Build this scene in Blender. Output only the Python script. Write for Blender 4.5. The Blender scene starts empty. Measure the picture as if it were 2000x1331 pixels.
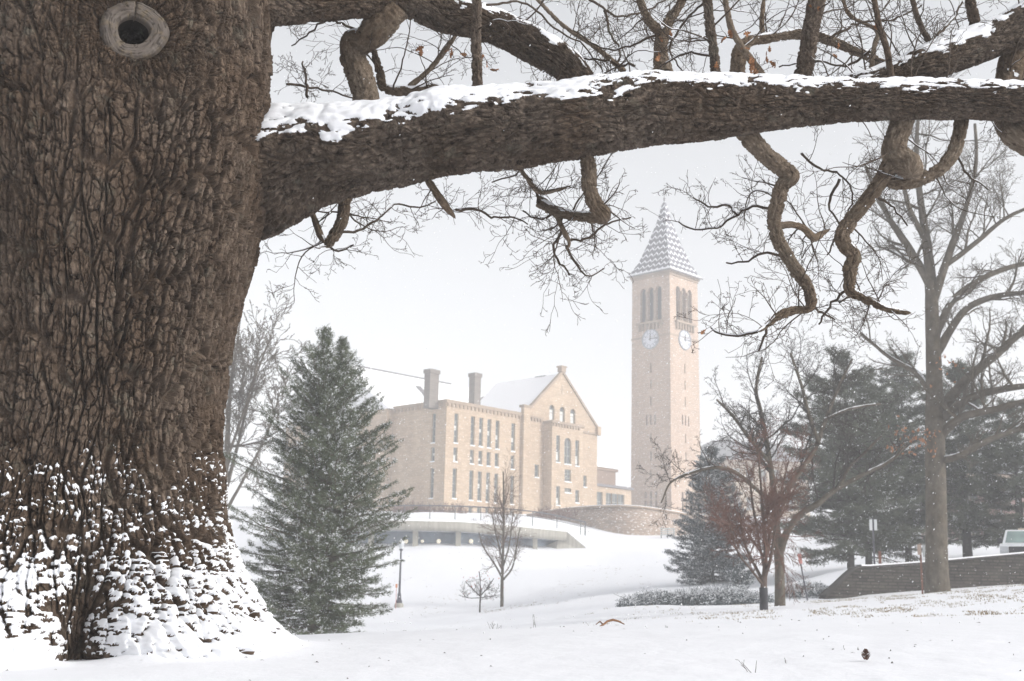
import bpy, math, random
import numpy as np
from mathutils import Vector, Matrix
random.seed(11); RNG = np.random.default_rng(11)
sc = bpy.context.scene; COL = sc.collection

# ------------------------------------------------------------------ camera, sky, sun, exposure
FPX = 2400.0; CAMZ = 1.4
TILT = math.atan((1180 - 665.5) / FPX); ROLL = math.radians(1.2)
cam_d = bpy.data.cameras.new('camera'); cam = bpy.data.objects.new('camera', cam_d); COL.objects.link(cam)
CM = Matrix.Rotation(math.pi / 2 + TILT, 4, 'X') @ Matrix.Rotation(ROLL, 4, 'Z')
cam.matrix_world = Matrix.Translation((0, 0, CAMZ)) @ CM
cam_d.sensor_width = 36; cam_d.lens = FPX / 2000 * 36; cam_d.clip_end = 6000; cam_d.clip_start = .05
cam_d.dof.use_dof = True; cam_d.dof.focus_distance = 8.8; cam_d.dof.aperture_fstop = 5.0
sc.camera = cam
w = bpy.data.worlds.new('World'); sc.world = w; w.use_nodes = True
nt = w.node_tree; bg = nt.nodes['Background']
sky = nt.nodes.new('ShaderNodeTexSky'); sky.sky_type = 'NISHITA'; sky.sun_disc = False
SUN_EL, SUN_AZ = math.radians(30), math.radians(112)      # azimuth clockwise from +Y
sky.sun_elevation = SUN_EL; sky.sun_rotation = SUN_AZ; sky.dust_density = 3; sky.air_density = 1.0
hs = nt.nodes.new('ShaderNodeHueSaturation'); hs.inputs['Saturation'].default_value = .12
nt.links.new(sky.outputs[0], hs.inputs['Color']); nt.links.new(hs.outputs[0], bg.inputs[0])
bg.inputs[1].default_value = .15
sd = bpy.data.lights.new('sun', 'SUN'); sd.energy = 1.12; sd.angle = math.radians(12); sd.color = (1, .95, .88)
so = bpy.data.objects.new('sun', sd); COL.objects.link(so)
sdir = Vector((math.sin(SUN_AZ) * math.cos(SUN_EL), math.cos(SUN_AZ) * math.cos(SUN_EL), math.sin(SUN_EL)))
so.rotation_euler = (-sdir).to_track_quat('-Z', 'Y').to_euler(); so.location = (0, 0, 80)
sc.view_settings.view_transform = 'Standard'; sc.view_settings.look = 'None'
sc.view_settings.exposure = 0.64; sc.view_settings.gamma = 1
sc.cycles.use_denoising = True; sc.cycles.volume_bounces = 3; sc.cycles.max_bounces = 6
sc.cycles.diffuse_bounces = 3; sc.cycles.glossy_bounces = 2; sc.cycles.transparent_max_bounces = 8

def ray(px, py):
    return (CM.to_3x3() @ Vector(((px - 1000) / FPX, -(py - 665.5) / FPX, -1))).normalized()
def P(px, py, D):
    """the point at distance D north of the camera that the photograph shows at this pixel"""
    d = ray(px, py); return Vector((0, 0, CAMZ)) + d * (D / d.y)
def M(pxlen, D): return pxlen * D / FPX

# ------------------------------------------------------------------ noise
def _h(ix, iy, s):
    with np.errstate(over='ignore'):
        n = (ix.astype(np.int64) * 374761393 + iy.astype(np.int64) * 668265263 + s * 1274126177) & 0xffffffff
        n = ((n ^ (n >> 13)) * 1274126177) & 0xffffffff
        n = ((n ^ (n >> 16)) * 2246822519) & 0xffffffff
        n = n ^ (n >> 15)
    return (n & 0xffffff) / float(0x1000000)
def vn(x, y, s=0):
    ix = np.floor(x); iy = np.floor(y); fx = x - ix; fy = y - iy
    fx = fx * fx * (3 - 2 * fx); fy = fy * fy * (3 - 2 * fy); ix = ix.astype(np.int64); iy = iy.astype(np.int64)
    a = _h(ix, iy, s); b = _h(ix + 1, iy, s); c = _h(ix, iy + 1, s); d = _h(ix + 1, iy + 1, s)
    return (a * (1 - fx) + b * fx) * (1 - fy) + (c * (1 - fx) + d * fx) * fy
def fbm(x, y, s=0, o=4):
    t = 0; a = .5; n = 0
    for k in range(o):
        t = t + a * vn(x * 2 ** k + 17.3 * k, y * 2 ** k + 5.1 * k, s + k); n += a; a *= .5
    return t / n
def worley(x, y, s=0, j=.9):
    ix = np.floor(x).astype(np.int64); iy = np.floor(y).astype(np.int64)
    f1 = np.full(x.shape, 9.); f2 = np.full(x.shape, 9.); cid = np.zeros(x.shape)
    for dx in (-1, 0, 1):
        for dy in (-1, 0, 1):
            gx = ix + dx; gy = iy + dy
            ox = gx + .5 + j * (_h(gx, gy, s) - .5); oy = gy + .5 + j * (_h(gx, gy, s + 7) - .5)
            d = np.hypot(x - ox, y - oy); c = _h(gx, gy, s + 13)
            n1 = d < f1
            f2 = np.where(n1, f1, np.minimum(f2, d)); cid = np.where(n1, c, cid); f1 = np.where(n1, d, f1)
    return f1, f2, cid
def sst(a, b, x):
    t = np.clip((x - a) / (b - a), 0, 1); return t * t * (3 - 2 * t)

# ------------------------------------------------------------------ object helpers
def tag(o, label=None, cat=None, group=None, kind=None):
    for k, v in (('label', label), ('category', cat), ('group', group), ('kind', kind)):
        if v: o[k] = v
    return o
def empty(name, loc, rz=0.0):
    o = bpy.data.objects.new(name, None); COL.objects.link(o); o.location = loc; o.rotation_euler = (0, 0, rz)
    o.empty_display_size = .2; return o
def mesh(name, verts, faces, mat, parent=None, smooth=True, attr=None):
    """verts N x 3 in world space (or the parent's space when parent is rotated); faces M x 3 / M x 4 array or list of lists"""
    me = bpy.data.meshes.new(name); verts = np.asarray(verts, dtype=np.float64)
    if parent is not None and parent.get('_world', 0) != 1 and '_loc' in parent:
        pass
    if isinstance(faces, np.ndarray) and faces.ndim == 2:
        m, k = faces.shape; me.vertices.add(len(verts)); me.vertices.foreach_set('co', verts.astype(np.float32).ravel())
        me.loops.add(m * k); me.loops.foreach_set('vertex_index', faces.astype(np.int32).ravel())
        me.polygons.add(m); me.polygons.foreach_set('loop_start', np.arange(0, m * k, k, dtype=np.int32))
        me.update(calc_edges=True)
    else:
        me.from_pydata([tuple(v) for v in verts], [], [list(f) for f in faces])
    if smooth: me.polygons.foreach_set('use_smooth', np.ones(len(me.polygons), dtype=bool))
    if attr is not None:
        a = me.attributes.new('bk', 'FLOAT_VECTOR', 'POINT'); a.data.foreach_set('vector', np.asarray(attr, dtype=np.float32).ravel())
    if isinstance(mat, (list, tuple)):
        for q in mat: me.materials.append(q)
    else: me.materials.append(mat)
    o = bpy.data.objects.new(name, me); COL.objects.link(o)
    if parent is not None: o.parent = parent
    return o
def rel(verts, root):      # world verts into an unrotated root's space
    return np.asarray(verts) - np.array(root_world(root))
def root_world(o):
    v = Vector((0, 0, 0))
    while o is not None: v = v + o.location; o = o.parent
    return v
class MB:
    def __init__(s): s.v = []; s.f = []; s.uv = []
    def quad(s, a, b, c, d, uv=None):
        n = len(s.v); s.v += [a, b, c, d]; s.f.append((n, n + 1, n + 2, n + 3)); s.uv += (uv or [(p[0] + p[1], p[2], 0) for p in (a, b, c, d)])
    def poly(s, pts, uv=None):
        n = len(s.v); s.v += list(pts); s.f.append(tuple(range(n, n + len(pts)))); s.uv += (uv or [(p[0] + p[1], p[2], 0) for p in pts])
    def box(s, x0, x1, y0, y1, z0, z1):
        A = [(x0, y0, z0), (x1, y0, z0), (x1, y1, z0), (x0, y1, z0), (x0, y0, z1), (x1, y0, z1), (x1, y1, z1), (x0, y1, z1)]
        for q in ((0, 1, 5, 4), (1, 2, 6, 5), (2, 3, 7, 6), (3, 0, 4, 7), (4, 5, 6, 7), (3, 2, 1, 0)): s.quad(*[A[i] for i in q])
    def cyl(s, x, y, z0, z1, r0, r1=None, n=12):
        r1 = r0 if r1 is None else r1
        for i in range(n):
            a = 2 * math.pi * i / n; b = 2 * math.pi * (i + 1) / n
            s.quad((x + r0 * math.cos(a), y + r0 * math.sin(a), z0), (x + r0 * math.cos(b), y + r0 * math.sin(b), z0),
                   (x + r1 * math.cos(b), y + r1 * math.sin(b), z1), (x + r1 * math.cos(a), y + r1 * math.sin(a), z1))
        s.poly([(x + r1 * math.cos(2 * math.pi * i / n), y + r1 * math.sin(2 * math.pi * i / n), z1) for i in range(n)])
    def lathe(s, x, y, prof, n=14):
        for (r0, z0), (r1, z1) in zip(prof, prof[1:]):
            for i in range(n):
                a = 2 * math.pi * i / n; b = 2 * math.pi * (i + 1) / n
                s.quad((x + r0 * math.cos(a), y + r0 * math.sin(a), z0), (x + r0 * math.cos(b), y + r0 * math.sin(b), z0),
                       (x + r1 * math.cos(b), y + r1 * math.sin(b), z1), (x + r1 * math.cos(a), y + r1 * math.sin(a), z1))
    def build(s, name, mat, parent=None, smooth=False, fix=None):
        v = np.array(s.v, dtype=float)
        if fix is not None: v = fix(v)
        return mesh(name, v, s.f, mat, parent, smooth, attr=np.array(s.uv, dtype=float))

# ------------------------------------------------------------------ materials
def newmat(name):
    m = bpy.data.materials.new(name); m.use_nodes = True; return m, m.node_tree, m.node_tree.nodes['Principled BSDF']
def N(nt, t, **k):
    n = nt.nodes.new('ShaderNode' + t)
    for a, b in k.items():
        if a.startswith('i_'): n.inputs[a[2:].replace('_', ' ')].default_value = b
        else: setattr(n, a, b)
    return n
def ramp(nt, src, stops):
    r = nt.nodes.new('ShaderNodeValToRGB'); e = r.color_ramp.elements
    while len(e) < len(stops): e.new(.5)
    for q, (p, c) in zip(e, stops): q.position = p; q.color = (*c, 1) if len(c) == 3 else c
    nt.links.new(src, r.inputs[0]); return r.outputs[0]
def mix(nt, fac, a, b, mode='MIX'):
    m = nt.nodes.new('ShaderNodeMix'); m.data_type = 'RGBA'; m.blend_type = mode
    for s, v in ((m.inputs[0], fac), (m.inputs[6], a), (m.inputs[7], b)):
        if isinstance(v, (int, float)): s.default_value = v
        elif isinstance(v, tuple): s.default_value = (*v, 1)
        else: nt.links.new(v, s)
    return m.outputs[2]
def coords(nt, scale=(1, 1, 1), attr=True):
    if attr: src = N(nt, 'Attribute', attribute_name='bk').outputs['Vector']
    else: src = N(nt, 'TexCoord').outputs['Object']
    mp = nt.nodes.new('ShaderNodeMapping'); mp.inputs['Scale'].default_value = scale
    nt.links.new(src, mp.inputs['Vector']); return mp.outputs[0]
def noise(nt, vec, scale, detail=4, rough=.55):
    n = N(nt, 'TexNoise'); n.inputs['Scale'].default_value = scale; n.inputs['Detail'].default_value = detail; n.inputs['Roughness'].default_value = rough
    if vec is not None: nt.links.new(vec, n.inputs['Vector'])
    return n.outputs['Fac']
def bump(nt, bs, h, strength=.4, dist=.02):
    b = nt.nodes.new('ShaderNodeBump'); b.inputs['Strength'].default_value = strength; b.inputs['Distance'].default_value = dist
    nt.links.new(h, b.inputs['Height']); nt.links.new(b.outputs[0], bs.inputs['Normal'])
def plain(name, col, rough=.7, metal=0, var=.15, scale=3, spec=.3):
    m, nt, bs = newmat(name); f = noise(nt, coords(nt, attr=False), scale, 4)
    a = tuple(c * (1 - var) for c in col); b = tuple(min(1, c * (1 + var)) for c in col)
    nt.links.new(ramp(nt, f, [(.3, a), (.7, b)]), bs.inputs['Base Color'])
    bs.inputs['Roughness'].default_value = rough; bs.inputs['Metallic'].default_value = metal
    bs.inputs['Specular IOR Level'].default_value = spec; return m
def bark_mat(name, c0, c1, c2, st=(1, .35, 1), sc_=18, bst=.5, bd=.012):
    m, nt, bs = newmat(name); v = coords(nt, st); vo = coords(nt, (1, 1, 1), False)
    f = noise(nt, v, sc_, 6, .65); big = noise(nt, vo, 1.7, 3); fine = noise(nt, vo, 60, 3, .6)
    c = ramp(nt, f, [(.30, c0), (.52, c1), (.72, c2)])
    c = mix(nt, ramp(nt, big, [(.38, (0, 0, 0)), (.65, (1, 1, 1))]), c, mix(nt, 1.0, c, (.72, .68, .62), 'MULTIPLY'))
    li = N(nt, 'MapRange'); li.inputs[1].default_value = .60; li.inputs[2].default_value = .72; nt.links.new(noise(nt, vo, 9, 5, .6), li.inputs[0])
    c = mix(nt, li.outputs[0], c, mix(nt, .55, c, (.17, .17, .125)))
    nt.links.new(c, bs.inputs['Base Color']); bs.inputs['Roughness'].default_value = .92; bs.inputs['Specular IOR Level'].default_value = .12
    ad = N(nt, 'Math', operation='ADD'); nt.links.new(f, ad.inputs[0]); nt.links.new(fine, ad.inputs[1]); bump(nt, bs, ad.outputs[0], bst, bd)
    return m
def snow_mat(name, col=(.86, .87, .90), sc_=25, bst=.35, bd=.01, attr=False):
    m, nt, bs = newmat(name); vo = coords(nt, (1, 1, 1), False)
    f = noise(nt, vo, sc_, 5, .6)
    nt.links.new(ramp(nt, noise(nt, vo, 3, 4), [(.3, tuple(c * .97 for c in col)), (.7, col)]), bs.inputs['Base Color'])
    bs.inputs['Roughness'].default_value = .75; bs.inputs['Specular IOR Level'].default_value = .2; bump(nt, bs, f, bst, bd); return m
def stone_mat(name, pal, mortar, row=.4, wid=.9, mort=.02, snowy=.0, snow_scale=(1, 1, 1), rough=.9, smudge=(.75, .7, .68)):
    m, nt, bs = newmat(name); v = coords(nt)
    b = N(nt, 'TexBrick'); b.inputs['Scale'].default_value = 1; b.inputs['Brick Width'].default_value = wid; b.inputs['Row Height'].default_value = row
    b.inputs['Mortar Size'].default_value = mort; b.inputs['Mortar Smooth'].default_value = .3; b.inputs['Bias'].default_value = 0
    b.inputs['Color1'].default_value = (*pal[0], 1); b.inputs['Color2'].default_value = (*pal[1], 1); b.inputs['Mortar'].default_value = (*mortar, 1)
    b.squash = .75; b.squash_frequency = 3; b.offset = .47
    nt.links.new(v, b.inputs['Vector'])
    c = mix(nt, ramp(nt, noise(nt, coords(nt, (.5, 1.6, 1)), 1.4, 6, .7), [(.40, (0, 0, 0)), (.70, (.6, .6, .6))]), b.outputs['Color'], pal[2])
    c = mix(nt, ramp(nt, noise(nt, coords(nt, (1, .35, 1)), .22, 4, .6), [(.4, (0, 0, 0)), (.7, (.8, .8, .8))]), c, mix(nt, 1.0, c, smudge, 'MULTIPLY'))
    if snowy > 0:
        r = N(nt, 'MapRange'); r.inputs[1].default_value = .70 - snowy; r.inputs[2].default_value = .74 - snowy
        nt.links.new(noise(nt, coords(nt, (1.0, 2.6, 1)), 2.6, 5, .72), r.inputs[0]); c = mix(nt, r.outputs[0], c, (.82, .83, .85))
    nt.links.new(c, bs.inputs['Base Color']); bs.inputs['Roughness'].default_value = rough; bs.inputs['Specular IOR Level'].default_value = .15
    bump(nt, bs, noise(nt, v, 6, 5, .7), .5, .06); return m
def glass_mat(name, col, rough=.15):
    m, nt, bs = newmat(name); f = noise(nt, coords(nt, (1, 1, 1), False), 1.1, 2)
    nt.links.new(ramp(nt, f, [(.3, tuple(c * .75 for c in col)), (.7, tuple(min(1, c * 1.25) for c in col))]), bs.inputs['Base Color'])
    bs.inputs['Roughness'].default_value = rough; bs.inputs['Specular IOR Level'].default_value = .6; return m

def plate_bark(name, c0, c1, c2, fs=24, bst=.8, bd=.012):
    m, nt, bs = newmat(name); sp_ = N(nt, 'SeparateXYZ'); nt.links.new(N(nt, 'Attribute', attribute_name='bk').outputs['Vector'], sp_.inputs[0])
    vo = coords(nt, (1, 1, 1), False); f = noise(nt, coords(nt, (1, .4, 0)), fs, 6, .65); big = noise(nt, vo, 1.6, 4); fine = noise(nt, vo, 60, 4, .7)
    ad = N(nt, 'Math', operation='MULTIPLY_ADD'); nt.links.new(f, ad.inputs[0]); ad.inputs[1].default_value = 1.5; nt.links.new(sp_.outputs[2], ad.inputs[2])
    c = ramp(nt, ad.outputs[0], [(.70, c0), (1.15 / 1.25, c1), (1.0, tuple((a * 1.4 + b * .6) / 2 for a, b in zip(c1, c2)))])
    c = mix(nt, ramp(nt, f, [(.50, (0, 0, 0)), (.62, (.9, .9, .9))]), c, c2); c = mix(nt, ramp(nt, noise(nt, coords(nt, (1, .3, 0)), fs * .3, 5, .7), [(.50, (0, 0, 0)), (.62, (.45, .45, .45))]), c, c0)
    c = mix(nt, ramp(nt, big, [(.40, (0, 0, 0)), (.62, (1, 1, 1))]), c, mix(nt, 1.0, c, (.74, .68, .62), 'MULTIPLY'))
    c = mix(nt, ramp(nt, noise(nt, vo, 7, 5, .65), [(.58, (0, 0, 0)), (.70, (.6, .6, .6))]), c, mix(nt, .5, c, (.20, .20, .16)))
    c = mix(nt, ramp(nt, fine, [(.60, (0, 0, 0)), (.74, (.6, .6, .6))]), c, tuple(x * 1.35 for x in c2))
    nt.links.new(c, bs.inputs['Base Color']); bs.inputs['Roughness'].default_value = .92; bs.inputs['Specular IOR Level'].default_value = .12
    a2 = N(nt, 'Math', operation='ADD'); nt.links.new(f, a2.inputs[0]); nt.links.new(fine, a2.inputs[1]); bump(nt, bs, a2.outputs[0], bst, bd); return m
B_TRUNK = plate_bark('oak_bark', (.018, .011, .0075), (.050, .034, .024), (.185, .142, .110), 34, 1.0, .012)
B_LIMB = plate_bark('limb_bark', (.021, .015, .011), (.060, .044, .034), (.20, .160, .128), 36, 1.0, .012)
B_BR = plate_bark('branch_bark', (.060, .043, .031), (.140, .107, .080), (.29, .235, .18), 45, 1.0, .014)
B_TWIG = bark_mat('twig_bark', (.045, .034, .028), (.085, .066, .052), (.14, .11, .09), (1, 1, 1), 14, .3)
B_GREY = bark_mat('grey_bark', (.075, .065, .052), (.125, .108, .085), (.190, .165, .130), (1, .3, 1), 9, .6, .03)
B_DARK = bark_mat('dark_bark', (.035, .031, .029), (.065, .057, .052), (.105, .092, .085), (1, .3, 1), 9, .6, .03)
B_RED = bark_mat('red_twig_bark', (.11, .058, .045), (.165, .085, .065), (.22, .13, .10), (1, .5, 1), 9, .3, .01)
SNOW = snow_mat('snow_on_bark', (.80, .81, .84)); SNOWB = snow_mat('snow_lumps', sc_=8, bd=.03)
WOOD = None

# ------------------------------------------------------------------ terrain
CP = []
def c(px, py, D): p = P(px, py, D); CP.append((p.x, p.y, p.z))
def cw(x, y, z): CP.append((x, y, z))
for q in ((-250, 1268), (180, 1262), (575, 1243), (850, 1233), (1100, 1225), (1400, 1214), (1700, 1208), (2000, 1202), (2350, 1194)): c(q[0], q[1], 12.5)
for q in ((-250, 1296), (190, 1289), (1000, 1276), (2000, 1262)): c(q[0], q[1], 8.2)
for q in ((-200, 1340), (1000, 1338), (2000, 1330), (2300, 1330)): c(q[0], q[1], 6.6)
for x in (-4, 0, 4): cw(x, 1.0, CAMZ - 1.25); cw(x * 2, -3.5, CAMZ - 1.75)
for q in ((-250, 1300, 18), (400, 1275, 18), (700, 1262, 17), (1100, 1246, 17), (1400, 1228, 17), (1700, 1216, 17), (2000, 1206, 17), (2350, 1196, 18)): c(*q)
for q in ((-200, 1290, 34), (620, 1250, 36), (1000, 1234, 34), (1250, 1216, 32), (1400, 1201, 34), (1493, 1192, 36), (1640, 1174, 42), (1850, 1158, 46), (2000, 1144, 46), (2300, 1120, 46)): c(*q)
for q in ((760, 1228, 46), (1000, 1222, 48), (1210, 1188, 48), (1350, 1184, 48), (1500, 1178, 47), (1580, 1172, 50), (1640, 1168, 51.5), (1850, 1157, 51.5), (2000, 1143, 51.5), (2300, 1120, 52)): c(*q)
for q in ((300, 1240, 70), (780, 1187, 77), (937, 1197, 68), (980, 1184, 76), (1100, 1165, 76), (1210, 1160, 70), (1310, 1150, 64), (1450, 1150, 62), (1590, 1144, 62)): c(*q)
for q in ((1690, 1110, 56), (1850, 1106, 56), (2000, 1108, 56), (2300, 1085, 58), (1900, 1090, 66), (2050, 1088, 64), (1900, 1074, 76), (2050, 1070, 76), (1390, 1139, 73), (1560, 1105, 84), (1330, 1105, 88), (1700, 1082, 88), (1880, 1062, 92), (2050, 1052, 96), (2400, 1030, 100)): c(*q)
for q in ((300, 1150, 105), (600, 1100, 105), (750, 1083, 106), (960, 1087, 107), (1165, 1100, 112), (1100, 1110, 100), (1250, 1085, 115), (1350, 1072, 125)): c(*q)
for q in ((300, 1060, 135), (600, 1012, 132), (780, 1010, 132), (900, 1010, 132), (1000, 1012, 133), (1080, 1020, 134), (1150, 1041, 134), (1200, 1043, 136), (1250, 1046, 136), (1320, 1049, 137), (1420, 1050, 145), (1600, 1045, 150)): c(*q)
for q in ((300, 1003, 160), (700, 1000, 158), (865, 1004, 156), (1000, 1004, 166), (1165, 1004, 178), (1310, 1006, 190), (1500, 1010, 200), (1800, 1020, 210), (2300, 1010, 220)): c(*q)
for px in (0, 700, 1300, 1900, 2500):
    c(px, 1040, 300); c(px, 1115, 600); c(px, 1150, 1400)
for x in (-900, -300, 300, 900): cw(x, -4.5, CAMZ - 1.5)
CP = np.array(CP)
def _wc(x, y):
    yy = np.maximum(y + 8.0, 1.5); return x / (yy + .0 * x), np.log(yy) * .9
_cu, _cv = _wc(CP[:, 0], CP[:, 1]); _cg = (CP[:, 2] - CAMZ) / np.maximum(CP[:, 1] + 8, 1.5)
def _U(r2): return np.where(r2 > 1e-12, r2 * np.log(np.maximum(r2, 1e-12)), 0)
_n = len(CP); _cu = np.clip(_cu, -3, 3)
K = _U((_cu[:, None] - _cu) ** 2 + (_cv[:, None] - _cv) ** 2) + np.eye(_n) * 2e-5
PM = np.column_stack([np.ones(_n), _cu, _cv]); A = np.zeros((_n + 3, _n + 3)); A[:_n, :_n] = K; A[:_n, _n:] = PM; A[_n:, :_n] = PM.T
W = np.linalg.solve(A, np.concatenate([_cg, np.zeros(3)]))
_o = P(180, 640, 9.1); OAKC = (_o.x, 9.1, math.atan2(-9.1, -_o.x) + .09)
def ground(x, y, detail=True):
    x = np.atleast_1d(np.asarray(x, float)); y = np.atleast_1d(np.asarray(y, float)); sh = x.shape
    x = x.ravel(); y = y.ravel(); u, v = _wc(x, y); u = np.clip(u, -2.2, 2.2); out = np.empty(len(x))
    for i in range(0, len(x), 40000):
        s = slice(i, i + 40000); r2 = (u[s, None] - _cu) ** 2 + (v[s, None] - _cv) ** 2
        out[s] = _U(r2) @ W[:_n] + W[_n] + W[_n + 1] * u[s] + W[_n + 2] * v[s]
    z = CAMZ + out * np.maximum(y + 8, 1.5)
    if detail:
        near = np.exp(-np.maximum(y - 6, 0) / 14)
        z = z + (fbm(x * .9, y * .9, 3) - .5) * .05 * near + (fbm(x * 6, y * 5, 9, 3) - .5) * .016 * near + (fbm(x * .22, y * .22, 5) - .5) * .35 * sst(18, 60, y) * (1 - .7 * sst(150, 400, y))
    do = np.hypot(x - OAKC[0], y - OAKC[1]); ta = np.arctan2(y - OAKC[1], x - OAKC[0])
    z = z + .085 * np.exp(-((do - 1.45) / .28) ** 2) * (1 - .95 * np.exp(-((ta - OAKC[2]) / .2) ** 2)) * sst(-2.9, -2.3, ta)
    return z.reshape(sh)
def gz(x, y): return float(ground([x], [y])[0])
def axis(dense, lo, hi, step, grow=1.06):
    a = list(np.arange(dense[0], dense[1] + 1e-6, step)); s = step
    while a[-1] < hi: s *= grow; a.append(a[-1] + s)
    s = step; b = [a[0]]
    while b[-1] > lo: s *= grow; b.append(b[-1] - s)
    return np.array(b[:0:-1] + a)
gx = axis((-5, 6), -1200, 1200, .05, 1.045); gy = axis((6, 15), -60, 1400, .05, 1.02)
GX, GY = np.meshgrid(gx, gy); GZ = ground(GX, GY)
def gridfaces(nr, nc, wrap=False):
    i = np.arange(nr - 1)[:, None]; j = np.arange(nc if wrap else nc - 1)[None, :]; j2 = (j + 1) % nc
    return np.stack([i * nc + j, i * nc + j2, (i + 1) * nc + j2, (i + 1) * nc + j], -1).reshape(-1, 4)
G_SNOW = snow_mat('ground_snow', (.80, .81, .845), 14, .35, .02)
mesh('ground', np.stack([GX, GY, GZ], -1).reshape(-1, 3), gridfaces(len(gy), len(gx)), G_SNOW)['kind'] = 'structure'

# ------------------------------------------------------------------ oak: bark surfaces
def blur(a, n=1, wrap=False):
    for _ in range(n):
        a = (np.vstack([a[:1], a[:-1]]) + a * 2 + np.vstack([a[1:], a[-1:]])) / 4
        if wrap: a = (np.roll(a, 1, 1) + 2 * a + np.roll(a, -1, 1)) / 4
        else: a = (np.hstack([a[:, :1], a[:, :-1]]) + a * 2 + np.hstack([a[:, 1:], a[:, -1:]])) / 4
    return a
def split_snow(V, m, faces, uv, name, snowname, mat, parent, offset):
    fm = m.ravel()[faces].mean(1) > .5
    out = []
    for sel, nm, mt in ((~fm, name, mat), (fm, snowname, SNOW)):
        f = faces[sel]
        if len(f) == 0: out.append(None); continue
        ids, inv = np.unique(f, return_inverse=True); inv = inv.reshape(f.shape)
        par = parent if nm == name else out[0]
        out.append(mesh(nm, V.reshape(-1, 3)[ids] - offset, inv, mt, par, True, uv.reshape(-1, 3)[ids]))
    return out
def bark_height(a, s, wa, ls, seed, warp=.5, crk=.135):
    """furrowed bark: flat-topped plates between narrow steep cracks, in long joined ridges; returns relief and a number per plate"""
    wx = (fbm(a / (wa * 7), s / (ls * 1.4), seed + 50, 3) - .5) * warp * 5 + (fbm(a / (wa * 1.0), s / (wa * 2.0), seed + 70, 3) - .5) * .42
    f1, f2, cid = worley(a / (wa * 1.5) + wx * .7, s / (ls * 1.5), seed); ridge = sst(0.0, crk * 1.25, f2 - f1)
    e1, e2, cid1 = worley(a / (wa * .85) + wx * 1.2, s / (ls * .55) + (fbm(a / (wa * .6), s / (wa * .6), seed + 91, 2) - .5) * .5, seed + 1); mid = sst(.0, crk * 1.05, e2 - e1)
    g1, g2, cid2 = worley(a / (wa * .62) + wx * 1.6, s / (ls * .17) + (fbm(a / (wa * .4), s / (wa * .4), seed + 90, 2) - .5) * .9, seed + 3)
    plate = sst(0.0, crk * 1.3, g2 - g1); fine = fbm(a / (wa * .22), s / (wa * .30), seed + 9, 3); mac = fbm(a / (wa * 3), s / (ls * 1.2), seed + 12, 3)
    q = ridge * (.34 + .66 * mid)
    return q * (.74 + .26 * cid1) * (.72 + .28 * plate) + (cid2 - .5) * .10 * q + (fine - .5) * .12 + (mac - .5) * .25, .35 * cid1 + .65 * cid2

OAK_X = P(180, 640, 9.1).x; OAK_Y = 9.1
oak = empty('oak_tree', (OAK_X, OAK_Y, gz(OAK_X, OAK_Y)))
tag(oak, 'huge old oak with furrowed bark, snow at its foot and long limbs overhead', 'tree')
OFF = np.array(oak.location)
edge = [(1262, 578), (1240, 546), (1205, 510), (1160, 476), (1110, 448), (1050, 424), (1000, 412), (900, 402), (800, 402), (700, 416), (600, 442), (500, 466), (430, 482), (330, 500), (200, 508), (100, 508), (0, 514), (-150, 528), (-400, 545)]
ez = np.array([P(x, y, 9.1).z for y, x in edge]); er = np.array([P(x, y, 9.1).x - OAK_X for y, x in edge])
er = np.concatenate([[er[0] + .25], er]); ez = np.concatenate([[ez[0] - .45], ez])
TF = math.atan2(-OAK_Y, -OAK_X)
th = np.concatenate([np.linspace(TF - 1.8, TF + 1.75, 1060), np.linspace(TF + 1.75, TF + 2 * math.pi - 1.8, 150)[1:-1]])
zz = np.concatenate([np.arange(ez[0], P(180, -60, 8).z, .0040), np.linspace(P(180, -60, 8).z + .02, ez[-1], 60)])
TH, ZZ = np.meshgrid(th, zz); R0 = np.interp(ZZ, ez, er)
rmid = 1.00; z_g = P(190, 1287, 8.0).z
flare = np.clip(R0 - .94, 0, None) * sst(z_g + 1.3, z_g + .1, ZZ)
thc = TF + .09
lobe = 1 - .93 * np.exp(-((TH - thc) / .17) ** 2) * sst(z_g + .95, z_g + .35, ZZ) + .13 * np.cos(5 * (TH - .9)) - .12 * np.exp(-((TH - thc - .85) / .14) ** 2)
R = R0 - flare + flare * lobe
lowf = fbm(TH * 2.3 + 3, ZZ * .9, 21, 3) - .5
R = R + lowf * .10 * (1 - .6 * (np.abs(TH + 0) < .35)) - .03 * np.exp(-((TH - thc) / .10) ** 2) * sst(z_g + 1.6, z_g + .3, ZZ)
AA = TH * rmid
# knot: bark flows round it
kp = P(259, 66, 8.10); ka = math.atan2(kp.y - OAK_Y, kp.x - OAK_X) * rmid; kz = kp.z
dk = np.hypot(AA - ka, ZZ - kz); swirl = np.exp(-(dk / .42) ** 2); ang = np.arctan2(ZZ - kz, AA - ka)
aa = AA + .22 * np.exp(-((ZZ - kz) / .8) ** 2) * np.tanh((AA - ka) / .25) * -.5 + .10 * (fbm(AA * .8, ZZ * .5, 88, 2) - .5) * 2
H1, I1 = bark_height(aa, ZZ, .066, .40, 101, .36)
H2, I2 = bark_height(ang * .35, dk, .04, .12, 140, .4)
far_ = sst(.2, .8, fbm(AA * 1.4, ZZ * .8, 77, 3))
H = (H1 * (1 - swirl) + H2 * swirl)
depth = .092 * (1 - .35 * swirl) * (.70 + .6 * far_)
D_ = H * depth - .1 * sst(.25, .17, dk) - .36 * sst(.15, .10, dk)
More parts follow.
